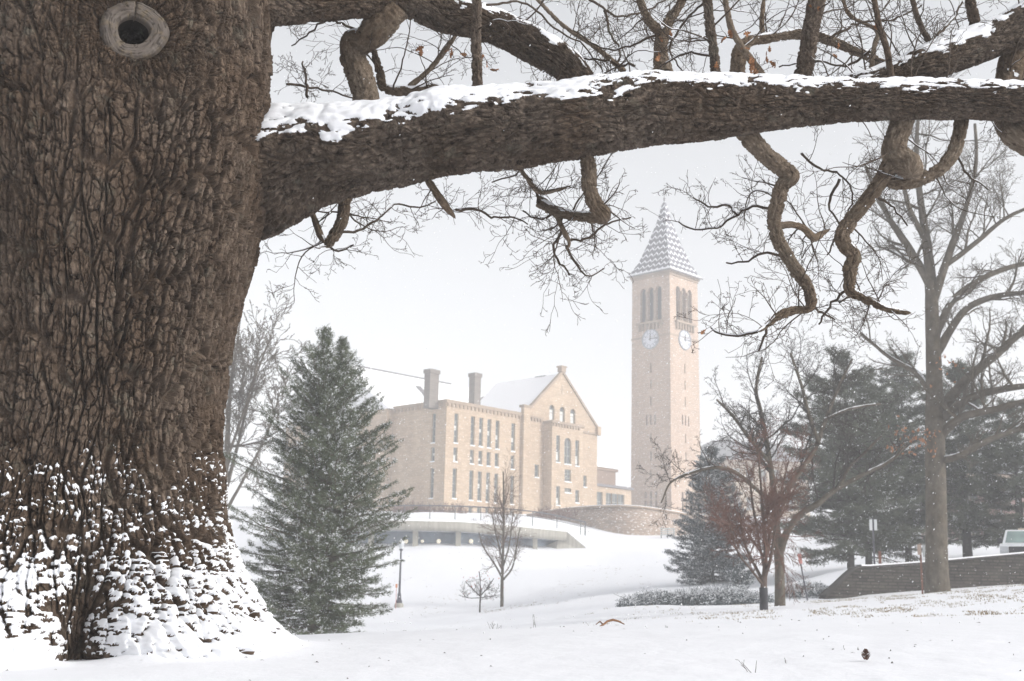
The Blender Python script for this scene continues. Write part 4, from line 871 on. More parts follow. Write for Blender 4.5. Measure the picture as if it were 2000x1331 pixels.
for px in (811, 895, 640, 725, 1045, 980):
    cl = MB(); p = back(P(px, 1060, arcD(px)), 1.3) - Vector(LO); hw = .22 if px != 980 else .06; z1_ = (FB(px).z - LO[2]) + .02; cl.box(p.x - hw, p.x + hw, p.y - .45, p.y + .45, (GB(px).z - LO[2]) - 1.5, z1_); cl.build('column', CONC, lounge)
wg = MB(); A1 = FT(1107) - Vector(LO); B1 = P(1167, 1089, arcD(1107) + 2.5) - Vector(LO); Cc = P(1050, 1079, arcD(1107) - 1.5) - Vector(LO); A2_ = FB(1090) - Vector(LO)
fr0 = [A1, B1 , B1 + Vector((0, 0, -.8)), P(1085, 1084, arcD(1107)) - Vector(LO), P(1040, 1078, arcD(1107) + 1.2) - Vector(LO), P(1090, 1056, arcD(1107) + .1) - Vector(LO)]
bk0 = [q + Vector((.4, 9, 0)) for q in fr0]; wg.poly([tuple(q) for q in fr0], [(q.x, q.z, 0) for q in fr0])
for i in range(6): wg.quad(tuple(fr0[i]), tuple(fr0[(i + 1) % 6]), tuple(bk0[(i + 1) % 6]), tuple(bk0[i]))
wg.build('wing_wall', CONCW, lounge)
# globe lamps seen through the windows
m, nt_, bs = newmat('lamp_globe'); bs.inputs['Base Color'].default_value = (.9, .85, .7, 1); bs.inputs['Emission Color'].default_value = (1, .9, .72, 1); bs.inputs['Emission Strength'].default_value = .35; GLOBE = m
for i, px in enumerate((793, 857, 920, 825)):
    p = back(P(px, 1055, arcD(px)), 2.3); g = MB(); r = .20 if px != 825 else .14; g.lathe(0, 0, [(0, -r)] + [(r * math.sin(math.pi * k / 8), -r * math.cos(math.pi * k / 8)) for k in range(1, 8)] + [(0, r)], 14)
    o = g.build('globe_lamp', GLOBE, None, True); o.location = p; tag(o, ['pale round lamp in the lounge window behind the street lamp', 'pale round lamp in the middle bay of the lounge windows', 'pale round lamp in the lounge window nearest the bare tree', 'small pale lamp beside the first lounge column'][i], 'lamp', 'round lamps behind the lounge windows')

# --- retaining wall (curved), railing, red bushes, steps rail
def ribbon(name, pts, h_fn, thick, mat, label, cat, cope=.2, capmat=None, snowtop=0.0, base_drop=1.0):
    """wall along world points (x,y,ztop,zbot)"""
    q = catmull([(a[0], a[1], a[2] - cope - .06, a[3]) for a in pts], .6); n = len(q); T = np.gradient(q[:, :2], axis=0); T /= np.linalg.norm(T, axis=1)[:, None]; Nn = np.stack([T[:, 1], -T[:, 0]], 1)
    s = np.concatenate([[0], np.cumsum(np.linalg.norm(np.diff(q[:, :2], axis=0), axis=1))])
    if Nn[:, 1].mean() > 0: Nn = -Nn
    root = empty(name, (q[0, 0], q[0, 1], q[0, 3])); o = np.array(root.location); tag(root, label, cat)
    F_ = lambda off, z: np.stack([q[:, 0] + Nn[:, 0] * off, q[:, 1] + Nn[:, 1] * off, z], -1)
    V = np.stack([F_(0, q[:, 3] - base_drop), F_(0, q[:, 2]), F_(-thick, q[:, 2]), F_(-thick, q[:, 3] - base_drop)])
    at = np.stack([np.broadcast_to(s, V.shape[:2]), V[..., 2], V[..., 0] * 0], -1); fc = gridfaces(4, n)
    mesh('masonry', V.reshape(-1, 3) - o, fc, mat, root, False, at.reshape(-1, 3))
    V = np.stack([F_(.12 * cope / .2, q[:, 2] + .003), F_(.12 * cope / .2, q[:, 2] + cope), F_(-thick - .12 * cope / .2, q[:, 2] + cope), F_(-thick - .12 * cope / .2, q[:, 2] + .003), F_(.12 * cope / .2, q[:, 2] + .003)])
    mesh('coping', V.reshape(-1, 3) - o, gridfaces(5, n), capmat or ST_TRIM, root, False, np.stack([np.broadcast_to(s, V.shape[:2]), V[..., 2], V[..., 0] * 0], -1).reshape(-1, 3))
    k0 = int(snowtop)
    V = np.stack([F_(.10 * cope / .2, q[:, 2] + cope + .003), F_(.06 * cope / .2, q[:, 2] + cope + .06), F_(-thick - .04, q[:, 2] + cope + .06), F_(-thick - .04, q[:, 2] + cope + .003)])[:, k0:]
    mesh('snow_cover', V.reshape(-1, 3) - o, gridfaces(4, n - k0), SNOWB, root, True)
    for e_, sl in ((0, 0), (1, n - 1)):
        a = [F_(0, q[:, 3] - base_drop)[sl], F_(0, q[:, 2])[sl], F_(-thick, q[:, 2])[sl], F_(-thick, q[:, 3] - base_drop)[sl]]
        mesh('wall_end', np.array(a) - o, [[0, 1, 2, 3]], mat, root, False, [(k[0] + k[1], k[2], 0) for k in a])
    return root
pts = []
for px, t, b, D in ((1030, 1004, 1012, 152), (1090, 994, 1024, 144), (1150, 988, 1032, 139), (1210, 986, 1038, 136.5), (1260, 989, 1043, 136.5), (1310, 997, 1048, 139), (1345, 1003, 1052, 144), (1380, 1006, 1055, 151)):
    p = P(px, t, D); pts.append((p.x, p.y, p.z, P(px, b, D).z))
print('n'); ribbon('retaining_wall', pts, None, .9, ST_RET, 'curved stone retaining wall below the clock tower with snow on its courses', 'stone wall')
RAILM = plain('rail_iron', (.10, .10, .11), .5)
rl = MB(); rp0 = P(780, 1012, 128); rail = empty('terrace_railing', (rp0.x, rp0.y, rp0.z)); tag(rail, 'thin dark iron railing along the terrace above the curved lounge', 'railing')
rc = [P(x, y, D) for x, y, D in ((700, 990, 131), (780, 988, 130), (850, 988, 129.5), (920, 990, 129), (1000, 995, 129), (1070, 1004, 129), (1143, 1020, 129.5))]; rcv = catmull([(p.x, p.y, p.z, .07) for p in rc], .5)
polys = [([Vector(q[:3]) for q in rcv], [.07] * len(rcv), 0), ([Vector(q[:3]) - Vector((0, 0, .55)) for q in rcv], [.03] * len(rcv), 0)]
tubes('handrail', polys[:1], 6, RAILM, rail, rail.location); tubes('lower_rail', polys[1:], 5, RAILM, rail, rail.location)
for q in rcv[::5]: tubes('post', [([Vector(q[:3]), Vector(q[:3]) - Vector((0, 0, .7)), Vector(q[:3]) - Vector((0, 0, 1.5))], [.04] * 3, 0)], 5, RAILM, rail, rail.location)
tubes('post', [([Vector(rcv[-1, :3]), Vector(rcv[-1, :3]) - Vector((0, 0, 1)), Vector(rcv[-1, :3]) - Vector((0, 0, 2.0))], [.07] * 3, 0)], 5, RAILM, rail, rail.location)
sp = P(1304, 1040, 134.0); gr = empty('step_rail', (sp.x, sp.y, sp.z)); tag(gr, 'pale metal slatted rail at the foot of the retaining wall', 'rail'); g = MB()
hh = M(6, 134)
for i in range(4): z_ = -hh + i * hh * .66; g.box(-M(14, 134), M(14, 134), -.05, .05, z_ + .0, z_ + .11)
g.build('slats', plain('galvanised', (.42, .46, .47), .5), gr)
g = MB(); [g.box(x - .05, x + .05, .06, .14, -hh - .6, hh + .1) for x in (-M(14, 134) + .1, 0, M(14, 134) - .1)]; g.build('rail_posts', RAILM, gr)

# ------------------------------------------------------------------ far buildings behind the trees
def simple_building(name, x0, x1, ytop, ybot, D, depth, mat, label, roofm, roofpx=None, rows=2, cols=7, rz_=0.1):
    a = P(x0, ybot, D); b = P(x1, ybot, D); z1_ = P((x0 + x1) / 2, ytop, D).z; L_ = b.x - a.x; root = empty(name, (a.x, D, a.z - 3), rz_); h = z1_ - a.z + 3; tag(root, label, 'building')
    wn = []
    for r_ in range(rows):
        for c_ in range(cols): s = L_ * (c_ + .5) / cols; zz_ = 3 + (h - 3) * (r_ + .28) / rows; wn.append((s - .7, s + .7, zz_, zz_ + (h - 3) / rows * .45))
    mb = MB(); facade(mb, (0, 0), (1, 0), L_, 0, h, wn, .3, (0, 1)); facade(mb, (0, depth), (0, -1), depth, 0, h, [], .3, (1, 0)); facade(mb, (L_, 0), (0, 1), depth, 0, h, [], .3, (-1, 0)); mb.build('wall', mat, root)
    for w_ in wn: window(root, (0, 0), (1, 0), (0, 1), w_, .3, 1, 2, snow=False)
    if roofpx:
        zr_ = P((x0 + x1) / 2, roofpx, D).z - a.z + 3; e = .8; mb = MB(); i0, i1 = L_ * .22, L_ * .78; dd = depth / 2
        mb.quad((-e, -e, h), (L_ + e, -e, h), (i1, dd * .7, zr_), (i0, dd * .7, zr_)); mb.quad((L_ + e, depth + e, h), (-e, depth + e, h), (i0, dd * 1.3, zr_), (i1, dd * 1.3, zr_))
        mb.poly([(-e, depth + e, h), (-e, -e, h), (i0, dd * .7, zr_), (i0, dd * 1.3, zr_)]); mb.poly([(L_ + e, -e, h), (L_ + e, depth + e, h), (i1, dd * 1.3, zr_), (i1, dd * .7, zr_)]); mb.quad((i0, dd * .7, zr_), (i1, dd * .7, zr_), (i1, dd * 1.3, zr_), (i0, dd * 1.3, zr_))
        mb.build('roof', roofm, root); mb = MB(); mb.box(-e, L_ + e, -e - .12, -e, h - .35, h + .02); mb.build('gutter', ST_TRIM, root)
    return root
CREAM = stone_mat('cream_stone', [(.52, .44, .34), (.47, .39, .30), (.55, .47, .38)], (.4, .33, .26), .5, 1.2, .01)
ROOFG = plain('wet_grey_roof', (.17, .175, .19), .6, 0, .12, .8)
simple_building('hall', 1374, 1590, 900, 1010, 225, 24, CREAM, 'cream hall with dark hipped roof just beyond the clock tower', ROOFG, 850, 2, 8, .12)
BRK = stone_mat('pink_brick', [(.36, .21, .19), (.31, .18, .165), (.40, .25, .23)], (.36, .28, .26), .15, .35, .02)
simple_building('brick_house', 1880, 2130, 930, 1062, 120, 14, BRK, 'pinkish brick house glimpsed between the pines by the truck', ROOFG, 880, 2, 6, -.05)

# ------------------------------------------------------------------ bare trees
def tree_from(name, label, base_px, D, traces, S, mat, spawnspec, sides=5, group=None, r_snow=None, snowp=.45, twmat=None, cat='tree', trunk_n=1):
    bp = P(*base_px, D); gzv = gz(bp.x, bp.y); root = empty(name, (bp.x, bp.y, gzv)); tag(root, label, cat, group); off = root.location.copy()
    main = []; tw_ = []; curves = []
    for tr_ in traces:
        cv = catmull(trace([(x, y, r, D + dd) for x, y, r, dd in tr_]), .18); n = len(cv); cv[1:, :3] += np.cumsum(RNG.normal(0, .010, (n - 1, 3)), 0) * .5; curves.append(cv)
        main.append(([Vector(q[:3]) for q in cv], [max(.008, q[3]) for q in cv], 0))
    for (ci, n, L, t0, t1, up) in spawnspec:
        cv = curves[ci]
        for _ in range(n):
            i = int((t0 + (t1 - t0) * random.random()) * (len(cv) - 2)); p = Vector(cv[i, :3]); T = Vector(cv[i + 1, :3] - cv[i, :3]).normalized(); d = (rv() * .8 + T * .7 + Vector((0, 0, up))).normalized()
            grow(tw_, p, d, random.uniform(*L), max(S['rmin'], cv[i, 3] * random.uniform(.3, .55)), 0, S)
    tr0 = tubes('trunk', main[:trunk_n], 14, mat, root, off)
    if main[trunk_n:]: tubes('limbs', main[trunk_n:], 9, mat, root, off)
    c0 = tubes('crown', tw_, sides, twmat or mat, root, off)
    sn = snow_runs(main + [q for q in tw_], r_snow or .03, snowp)
    if sn: tubes('snow_cover', sn, 5, SNOWB, c0 or root, off)
    return root
S1 = dict(step=.18, jit=.14, trop=[.03, .03, .02], kids=[9, 7, 4.5], ang=(25, 55), lr=(.35, .68), rr=.5, rmin=.006, max=3, first=.12, tip=.3)
big = [[(1832, 1165, 26, 0), (1830, 1120, 22, 0), (1828, 1000, 20, 0), (1825, 850, 19, 0), (1824, 740, 16, 0), (1822, 640, 14, 0), (1820, 560, 12, 0), (1812, 480, 9, .3), (1800, 400, 7, .5), (1792, 300, 5, .6), (1796, 200, 3, .7), (1800, 100, 2, .8)],
       [(1822, 590, 10, 0), (1845, 520, 8, -.3), (1870, 450, 7, -.4), (1890, 390, 5, -.5), (1905, 310, 4, -.5), (1902, 240, 3, -.5)], [(1818, 560, 9, 0), (1780, 490, 8, .5), (1740, 430, 6, .9), (1712, 370, 5, 1.2), (1690, 320, 3, 1.4)],
       [(1830, 690, 9, 0), (1880, 610, 7, -.5), (1940, 580, 6, -.8), (2010, 570, 4, -1)], [(1835, 800, 11, 0), (1900, 730, 9, -.8), (1950, 690, 8, -1), (1990, 655, 7, -1.2), (2060, 610, 5, -1.5)],
       [(1838, 820, 10, 0), (1890, 780, 8, -1), (1960, 760, 7, -1.4), (2040, 750, 5, -2)], [(1838, 850, 9, 0), (1880, 815, 8, -1), (1940, 800, 7, -1.5), (2020, 778, 6, -2)],
       [(1840, 900, 7, 0), (1875, 890, 7, -1), (1930, 860, 6, -1.4), (2010, 830, 5, -2)], [(1826, 660, 8, 0), (1860, 590, 7, .6), (1920, 545, 6, 1), (1980, 520, 5, 1.3), (2040, 510, 4, 1.5)],
       [(1822, 770, 7, 0), (1790, 730, 6, .5), (1740, 700, 4, .8), (1680, 650, 3, 1.2)], [(1812, 480, 6, .3), (1775, 400, 5, 0), (1760, 320, 4, -.2), (1735, 250, 3, -.4)], [(1845, 520, 6, -.3), (1900, 480, 5, -.6), (1960, 430, 4, -.9), (2020, 400, 3, -1.2)]]
tree_from('shade_tree', 'tall bare tree with grey-brown trunk in front of the low stone wall', (1832, 1160), 48.5, big, S1, B_GREY,
          [(0, 14, (1.5, 3.5), .55, 1, .2), (1, 10, (1.2, 3), .2, 1, .3), (2, 10, (1.2, 3), .2, 1, .3), (3, 8, (1, 2.5), .2, 1, .2), (4, 10, (1.2, 3), .25, 1, .2), (5, 8, (1, 2.4), .25, 1, .1), (6, 8, (1, 2.2), .25, 1, .1), (7, 6, (1, 2), .3, 1, 0), (8, 8, (1, 2.6), .2, 1, .2), (9, 7, (1, 2.4), .2, 1, .2), (10, 9, (1.2, 2.6), .2, 1, .3), (11, 9, (1.2, 2.6), .2, 1, .3)], r_snow=.05, snowp=.5)
leaves('dead_leaves', [(P(1770 + random.uniform(-25, 60), 850 + random.uniform(-12, 28), 48), 3, .22) for _ in range(26)] + [(P(random.uniform(1820, 1920), random.uniform(680, 745), 48), 2, .3) for _ in range(9)], plain('pale_dead_leaf', (.36, .17, .08), .8, 0, .3, 5), bpy.data.objects['shade_tree'], bpy.data.objects['shade_tree'].location, (.12, .2))
S2 = dict(step=.13, jit=.17, trop=[.02, .02, .0], kids=[8, 6, 5], ang=(25, 58), lr=(.35, .68), rr=.5, rmin=.0048, max=3, first=.1, tip=.3)
sp = [[(1523, 1190, 11, 0), (1523, 1150, 10, 0), (1522, 1100, 9.5, 0), (1517, 1060, 10, 0), (1513, 1010, 8, 0), (1510, 950, 6, 0), (1500, 880, 5, 0), (1488, 810, 4.5, .2), (1478, 760, 3.5, .4), (1490, 700, 2.5, .5)],
      [(1524, 1075, 9, 0), (1540, 1035, 7, -.3), (1565, 1005, 6, -.5), (1600, 985, 5.5, -.8), (1640, 955, 5, -1), (1690, 930, 4, -1.2), (1740, 905, 3, -1.4), (1775, 870, 2, -1.6)],
      [(1516, 1020, 6, 0), (1530, 970, 6, .3), (1555, 930, 5.5, .4), (1590, 880, 5, .6), (1612, 820, 4, .8), (1640, 750, 3, 1), (1665, 700, 2, 1.1)], [(1600, 870, 4, .6), (1580, 810, 4, .5), (1565, 750, 3, .5), (1545, 690, 2.5, .5)],
      [(1505, 980, 4, 0), (1470, 950, 4, -.4), (1440, 925, 4, -.6), (1400, 915, 3.5, -.8), (1350, 925, 3, -.9), (1310, 945, 2, -1), (1292, 985, 1.5, -1)], [(1500, 900, 4, 0), (1460, 850, 3.5, -.3), (1430, 810, 3, -.4), (1400, 780, 2, -.5)],
      [(1640, 955, 4, -1), (1655, 915, 3, -1), (1690, 880, 2.5, -1.1), (1720, 850, 2, -1.2)], [(1610, 820, 3, .8), (1660, 800, 2.5, .8), (1720, 790, 2, .8)]]
tree_from('spreading_tree', 'bare wide-spreading tree with forked trunk right of the red-stemmed tree', (1523, 1187), 41, sp, S2, B_GREY,
          [(0, 12, (1, 2.2), .45, 1, .2), (1, 8, (.7, 1.6), .35, 1, .2), (2, 12, (1, 2.2), .3, 1, .2), (3, 12, (.9, 2), .2, 1, .2), (4, 12, (.5, 1.4), .35, 1, .15), (5, 12, (.8, 1.8), .1, 1, .2), (6, 5, (.5, 1.2), .2, 1, .1), (7, 7, (.6, 1.4), .1, 1, .2)], r_snow=.035, snowp=.5, twmat=B_DARK)
S3 = dict(step=.09, jit=.13, trop=[.05, .01, -.06], kids=[8, 6, 3], ang=(18, 44), lr=(.4, .75), rr=.5, rmin=.0042, max=3, first=.1, tip=.3)
rt = [[(1492, 1194, 6.5, 0), (1492, 1150, 6.5, 0), (1494, 1115, 5, 0), (1495, 1060, 4, 0), (1490, 1000, 3, 0), (1485, 930, 2, 0), (1476, 870, 1.5, 0)], [(1492, 1140, 3.5, 0), (1475, 1105, 3, .2), (1455, 1060, 2.4, .3), (1445, 1000, 2, .4)], [(1494, 1130, 3.5, 0), (1505, 1090, 3, -.2), (1512, 1040, 2.2, -.3), (1525, 980, 2, -.3)],
      [(1493, 1110, 3, 0), (1480, 1050, 2.4, .2), (1470, 990, 2, .3), (1462, 930, 1.5, .3)], [(1494, 1090, 3, 0), (1510, 1020, 2.2, .3), (1528, 950, 1.6, .4), (1540, 900, 1.2, .4)], [(1492, 1145, 3, 0), (1465, 1110, 2, -.5), (1440, 1075, 1.6, -.8), (1425, 1010, 1.2, -.8)]]
r_ = tree_from('red_stemmed_tree', 'young upright tree with fine reddish twigs and black trunk guard', (1492, 1190), 36.5, rt, S3, bark_mat('brown_stem', (.07, .05, .042), (.11, .08, .066), (.16, .12, .10)), [(i, n, (.8, 1.8), .25, .95, .5) for i, n in enumerate((13, 9, 9, 9, 9, 8))], sides=4, r_snow=.05, twmat=B_RED)
g = MB(); g.lathe(0, 0, [(.125, -.15), (.125, .62), (.118, .64), (.10, .64)], 14); go = g.build('trunk_guard', plain('black_wrap', (.03, .03, .035), .5), r_, True)
S4 = dict(step=.2, jit=.10, trop=[.06, .05, .02], kids=[8, 6, 3], ang=(22, 45), lr=(.4, .65), rr=.45, rmin=.0042, max=3, first=.1, tip=.3)
st_ = [[(980, 1190, 3.4, 0), (981, 1140, 3.1, 0), (982, 1090, 2.6, 0), (983, 1040, 1.9, 0), (984, 990, 2, 0), (983, 920, 1.2, 0)], [(981, 1130, 2, 0), (965, 1100, 1.6, .3), (945, 1070, 1.3, .5), (935, 1040, 1, .5)], [(981, 1135, 2, 0), (1000, 1110, 1.7, -.3), (1008, 1070, 1.4, -.4), (1015, 1030, 1, -.4)],
       [(982, 1100, 1.8, 0), (970, 1050, 1.4, .3), (960, 1000, 1, .4)], [(982, 1110, 1.8, 0), (995, 1060, 1.4, .3), (1002, 1000, 1, .4)]]
tree_from('street_tree', 'slender bare tree on the lawn in front of the curved lounge', (980, 1184), 76, st_, S4, B_GREY, [(0, 34, (.9, 2.0), .25, .95, .5), (1, 8, (.7, 1.5), .2, 1, .5), (2, 8, (.7, 1.5), .2, 1, .5), (3, 9, (.7, 1.5), .2, 1, .6), (4, 9, (.7, 1.5), .2, 1, .6)], 4, twmat=bark_mat('warm_twig', (.12, .085, .07), (.18, .13, .11), (.24, .18, .15)))
st2 = [[(937, 1199, 1.7, 0), (937, 1180, 1.6, 0), (938, 1160, 1.5, 0), (937, 1140, 1, 0), (935, 1118, .8, 0)], [(938, 1165, 1.2, 0), (920, 1148, 1, 0), (908, 1136, .7, 0)], [(938, 1165, 1.2, 0), (955, 1145, 1, .3), (965, 1130, .7, .3)], [(938, 1168, .9, 0), (915, 1168, .7, .4), (895, 1162, .5, .6)], [(938, 1168, .9, 0), (958, 1165, .7, .4), (976, 1162, .5, .6)]]
tree_from('sapling', 'small bare sapling with a few red buds beside the slender lawn tree', (937, 1198), 68, st2, dict(S4, rmin=.006, step=.12, jit=.16, kids=[5, 3, 1.5], max=2, ang=(25, 60)), B_DARK, [(i, 7, (.3, .7), .2, 1, .3) for i in range(5)], 4, cat='young tree')
leaves('red_leaves', [(P(random.uniform(905, 975), random.uniform(1112, 1158), 68), 1, .2) for _ in range(34)], plain('red_leaf', (.42, .13, .11), .7), bpy.data.objects['sapling'], bpy.data.objects['sapling'].location, (.07, .12))
# bare trees far behind the oak (left) and behind the big tree (right)
S5 = dict(step=.35, jit=.12, trop=[.05, .03, .01], kids=[9, 7, 5], ang=(22, 50), lr=(.4, .65), rr=.55, rmin=.016, max=3, first=.1, tip=.3)
bt = [[(440, 1210, 7, 0), (442, 1100, 6.5, 0), (440, 980, 6, 0), (445, 860, 5, 0), (450, 760, 3.5, 0), (462, 680, 2, 0), (470, 610, 1.5, 0)], [(441, 960, 4, 0), (470, 850, 3, .5), (500, 740, 2.2, 1), (530, 660, 1.5, 1.5)], [(440, 1000, 3.5, 0), (480, 930, 2.6, -.5), (520, 850, 2, -1), (545, 780, 1.3, -1)], [(442, 900, 3, 0), (480, 790, 2.2, -1), (505, 700, 1.5, -1.5)]]
tree_from('lawn_tree', 'bare grey tree partly hidden between the oak trunk and the big conifer', (440, 1205), 72, bt, S5, B_GREY, [(0, 14, (2, 5), .4, 1, .4), (1, 12, (1.5, 4), .2, 1, .4), (2, 10, (1.5, 4), .2, 1, .4), (3, 12, (1.5, 4), .2, 1, .4)], 4)

# ------------------------------------------------------------------ conifers
def leafmat(name, c0, c1, c2, ns=2.5):
    m, nt, bs = newmat(name); vo = coords(nt, (1, 1, 1), False); f = noise(nt, vo, ns, 3); f2 = noise(nt, vo, 35, 2)
    a = ramp(nt, f, [(.32, c0), (.68, c1)]); nt.links.new(mix(nt, ramp(nt, f2, [(.52, (0, 0, 0)), (.70, (.75, .75, .75))]), a, c2), bs.inputs['Base Color'])
    bs.inputs['Roughness'].default_value = .8; bs.inputs['Specular IOR Level'].default_value = .15; return m
def conifer(name, label, px, pyb, pyt, D, halfw, seed, mats, tops=((0, 0),), whorl=.22, nb=6, spray=34, blade=(.055, .10), wide=.018, droop=(.35, -.35), first=.04, gap=0.0, upturn=.25, group=None, frost=.22, bark=B_DARK, tris=9, clump=.11, trunk_r=None, cat='evergreen tree', prof=None, zsink=.0, rnd=(.72, 1.12)):
    rg = np.random.default_rng(seed); b = P(px, pyb, D); z0_ = gz(b.x, b.y) ; top = P(px, pyt, D).z; Ht = top - z0_; HW = M(halfw, D); root = empty(name, (b.x, b.y, z0_)); tag(root, label, cat, group); off = root.location.copy()
    prof = prof or [(0, .72), (.12, .85), (.25, 1), (.45, .82), (.65, .58), (.8, .38), (.92, .16), (1, .02)]
    pt = np.array([q[0] for q in prof]); pw = np.array([q[1] for q in prof]); br = []; trunks = []; B_ = []
    for k, (dx, dyt) in enumerate(tops):
        hx = M(dx, D); Hk = Ht - M(dyt, D); lean = [Vector((b.x + hx * min(1, (i / 10) / .25), b.y + (.25 * k), z0_ - .3 + (Hk + .3) * i / 10)) for i in range(11)]
        trunks.append((lean, [max(.012, (trunk_r or Ht * .014) * (1 - i / 10.2) * (1 if k == 0 else .8)) for i in range(11)], 0))
        z = first * Hk
        while z < Hk * .985:
            t = z / Hk
            if rg.random() > gap or t > .9:
                for q in range(nb if t < .8 else max(3, nb - 1)):
                    an = rg.uniform(0, 2 * math.pi); L = HW * np.interp(t, pt, pw) * rg.uniform(*rnd) * (1 if k == 0 else .85)
                    L = max(L, .12); el = droop[0] * t + droop[1] * (1 - t) + rg.normal(0, .10) + (.5 if t > .9 else 0); n = 7
                    xx = b.x + hx * min(1, t / .25); p0 = np.array([xx, b.y + .25 * k, z0_ + z + rg.normal(0, .05)]); u = np.linspace(0, 1, n)
                    h = np.array([math.cos(an), math.sin(an)]); rise = np.sin(el) * L * u + upturn * L * (u ** 2.2) * .5
                    pts = np.column_stack([p0[0] + h[0] * L * u * math.cos(el), p0[1] + h[1] * L * u * math.cos(el), p0[2] + rise]); pts[1:] += rg.normal(0, .02 * L, (n - 1, 3)) * .6
                    B_.append(pts)
            z += whorl * (.7 + .6 * rg.random())
    B_ = np.array(B_); nbr = len(B_)
    Ls = np.linalg.norm(B_[:, -1] - B_[:, 0], axis=1); cnt = np.maximum(3, (spray * np.clip(Ls / Ls.max(), .12, 1)).astype(int)); bi = np.repeat(np.arange(nbr), cnt); n = len(bi)
    u = rg.beta(1.6, 1.0, n) * .93 + .07; seg = np.minimum((u * 6).astype(int), 5); fr = u * 6 - seg; c0 = B_[bi, seg] * (1 - fr)[:, None] + B_[bi, seg + 1] * fr[:, None]; T = B_[bi, seg + 1] - B_[bi, seg]; T /= np.linalg.norm(T, axis=1)[:, None]
    side = np.cross(T, [0, 0, 1.]); side /= np.maximum(np.linalg.norm(side, axis=1), 1e-6)[:, None]; sg = rg.choice([-1, 1], n)[:, None]; lat = Ls[bi] * .30 * (1.05 - u) + .05; off_ = lat * rg.uniform(0, 1, n)
    c0 = c0 + side * sg * off_[:, None] + T * (off_ * .5)[:, None] + np.array([0, 0, 1.]) * (rg.normal(0, .03, n) - off_ * .18)[:, None]
    dirn = T * .8 + side * sg * .8 + rg.normal(0, .25, (n, 3)); dirn /= np.linalg.norm(dirn, axis=1)[:, None]
    c1 = np.repeat(c0, tris, 0); d1 = np.repeat(dirn, tris, 0); k = rg.uniform(-.5, .5, len(c1))[:, None]; ctr = c1 + d1 * k * clump * 2.2 + rg.normal(0, clump * .28, c1.shape)
    nd = d1 * .8 + rg.normal(0, .6, c1.shape); nd /= np.linalg.norm(nd, axis=1)[:, None]; ln = rg.uniform(*blade, len(c1))[:, None]; sd_ = np.cross(nd, rg.normal(0, 1, c1.shape)); sd_ /= np.maximum(np.linalg.norm(sd_, axis=1), 1e-6)[:, None]
    V = np.stack([ctr - sd_ * wide * .5, ctr + sd_ * wide * .5, ctr + nd * ln], 1); F = np.arange(len(c1) * 3).reshape(-1, 3)
    fs = np.repeat(rg.random(n) < frost, tris) & (rg.random(len(c1)) < .6)
    tubes('trunk', trunks, 10, bark, root, off)
    tubes('branches', [([Vector(q) for q in pts], list(np.linspace(max(.008, Ls[i] * .013), .006, 7)), 1) for i, pts in enumerate(B_)], 4, bark, root, off)
    V_ = V - np.array(off); cr_ = mesh('crown', V_[~fs].reshape(-1, 3), np.arange((~fs).sum() * 3).reshape(-1, 3), mats[0], root, False)
    if fs.any(): mesh('snow_cover', V_[fs].reshape(-1, 3) + [0, 0, .02], np.arange(fs.sum() * 3).reshape(-1, 3), SNOWB, cr_, False)
    return root
FIR = leafmat('fir_needles', (.048, .062, .036), (.125, .145, .088), (.24, .27, .20)); PINE = leafmat('pine_needles', (.050, .064, .046), (.115, .126, .085), (.18, .19, .15), 1.2); SPR = leafmat('blue_spruce_needles', (.07, .09, .095), (.11, .13, .135), (.27, .30, .31))
conifer('fir_tree', 'large frosted fir standing just beyond the oak trunk', 610, 1250, 642, 36, 170, 5, (FIR,), tops=((-5, 0), (27, 16)), whorl=.15, nb=7, spray=72, blade=(.035, .075), wide=.020, droop=(.80, -.28), first=.03, upturn=.38, bark=B_GREY, tris=14, clump=.075, rnd=(.5, 1.2), gap=.08,
        prof=[(0, .62), (.08, .80), (.25, .88), (.45, 1.0), (.58, .76), (.70, .58), (.82, .42), (.92, .20), (1, .02)], frost=.20)
conifer('spruce_tree', 'rounded blue-grey spruce at the foot of the clock tower hill', 1392, 1140, 880, 72, 88, 21, (SPR,), whorl=.22, nb=8, spray=60, blade=(.08, .16), wide=.045, droop=(.5, -.15), first=.02, tris=9, clump=.15, frost=.25, prof=[(0, .85), (.15, 1), (.35, .85), (.6, .62), (.8, .42), (.93, .25), (1, .05)])
conifer('dwarf_spruce', 'small low spruce tucked behind the red-stemmed tree', 1442, 1150, 1085, 58, 27, 22, (SPR,), whorl=.15, nb=7, spray=28, blade=(.06, .12), wide=.035, first=.02, tris=8, clump=.10, frost=.25)
pn = [('tallest dark pine, behind the spreading bare tree', 1662, 1110, 690, 62, 150, .24), ('dark pine whose trunk stands by the double sign', 1697, 1095, 725, 66, 135, .26), ('broad pine just left of the tall bare tree', 1775, 1090, 700, 70, 150, .26), ('pine just right of the tall bare tree', 1890, 1085, 715, 64, 120, .24), ('pine with a thick dark trunk by the white truck', 1996, 1080, 790, 62, 115, .24)]
for i, (lb_, px, yb, yt, D, hw, fs_) in enumerate(pn):
    conifer('pine_tree', lb_, px, yb, yt, D, hw, 40 + i, (PINE,), whorl=.40, nb=8, spray=95, blade=(.10, .20), wide=.04, droop=(.30, -.08), first=fs_ - .13, gap=.08, upturn=.12, tris=10, clump=.17, frost=.05, trunk_r=.27 if i in (3, 4) else .21, group='pines behind the stone wall',
            prof=[(0, .7), (.2, .95), (.35, 1), (.55, .85), (.75, .62), (.9, .35), (1, .06)], rnd=(.55, 1.2))
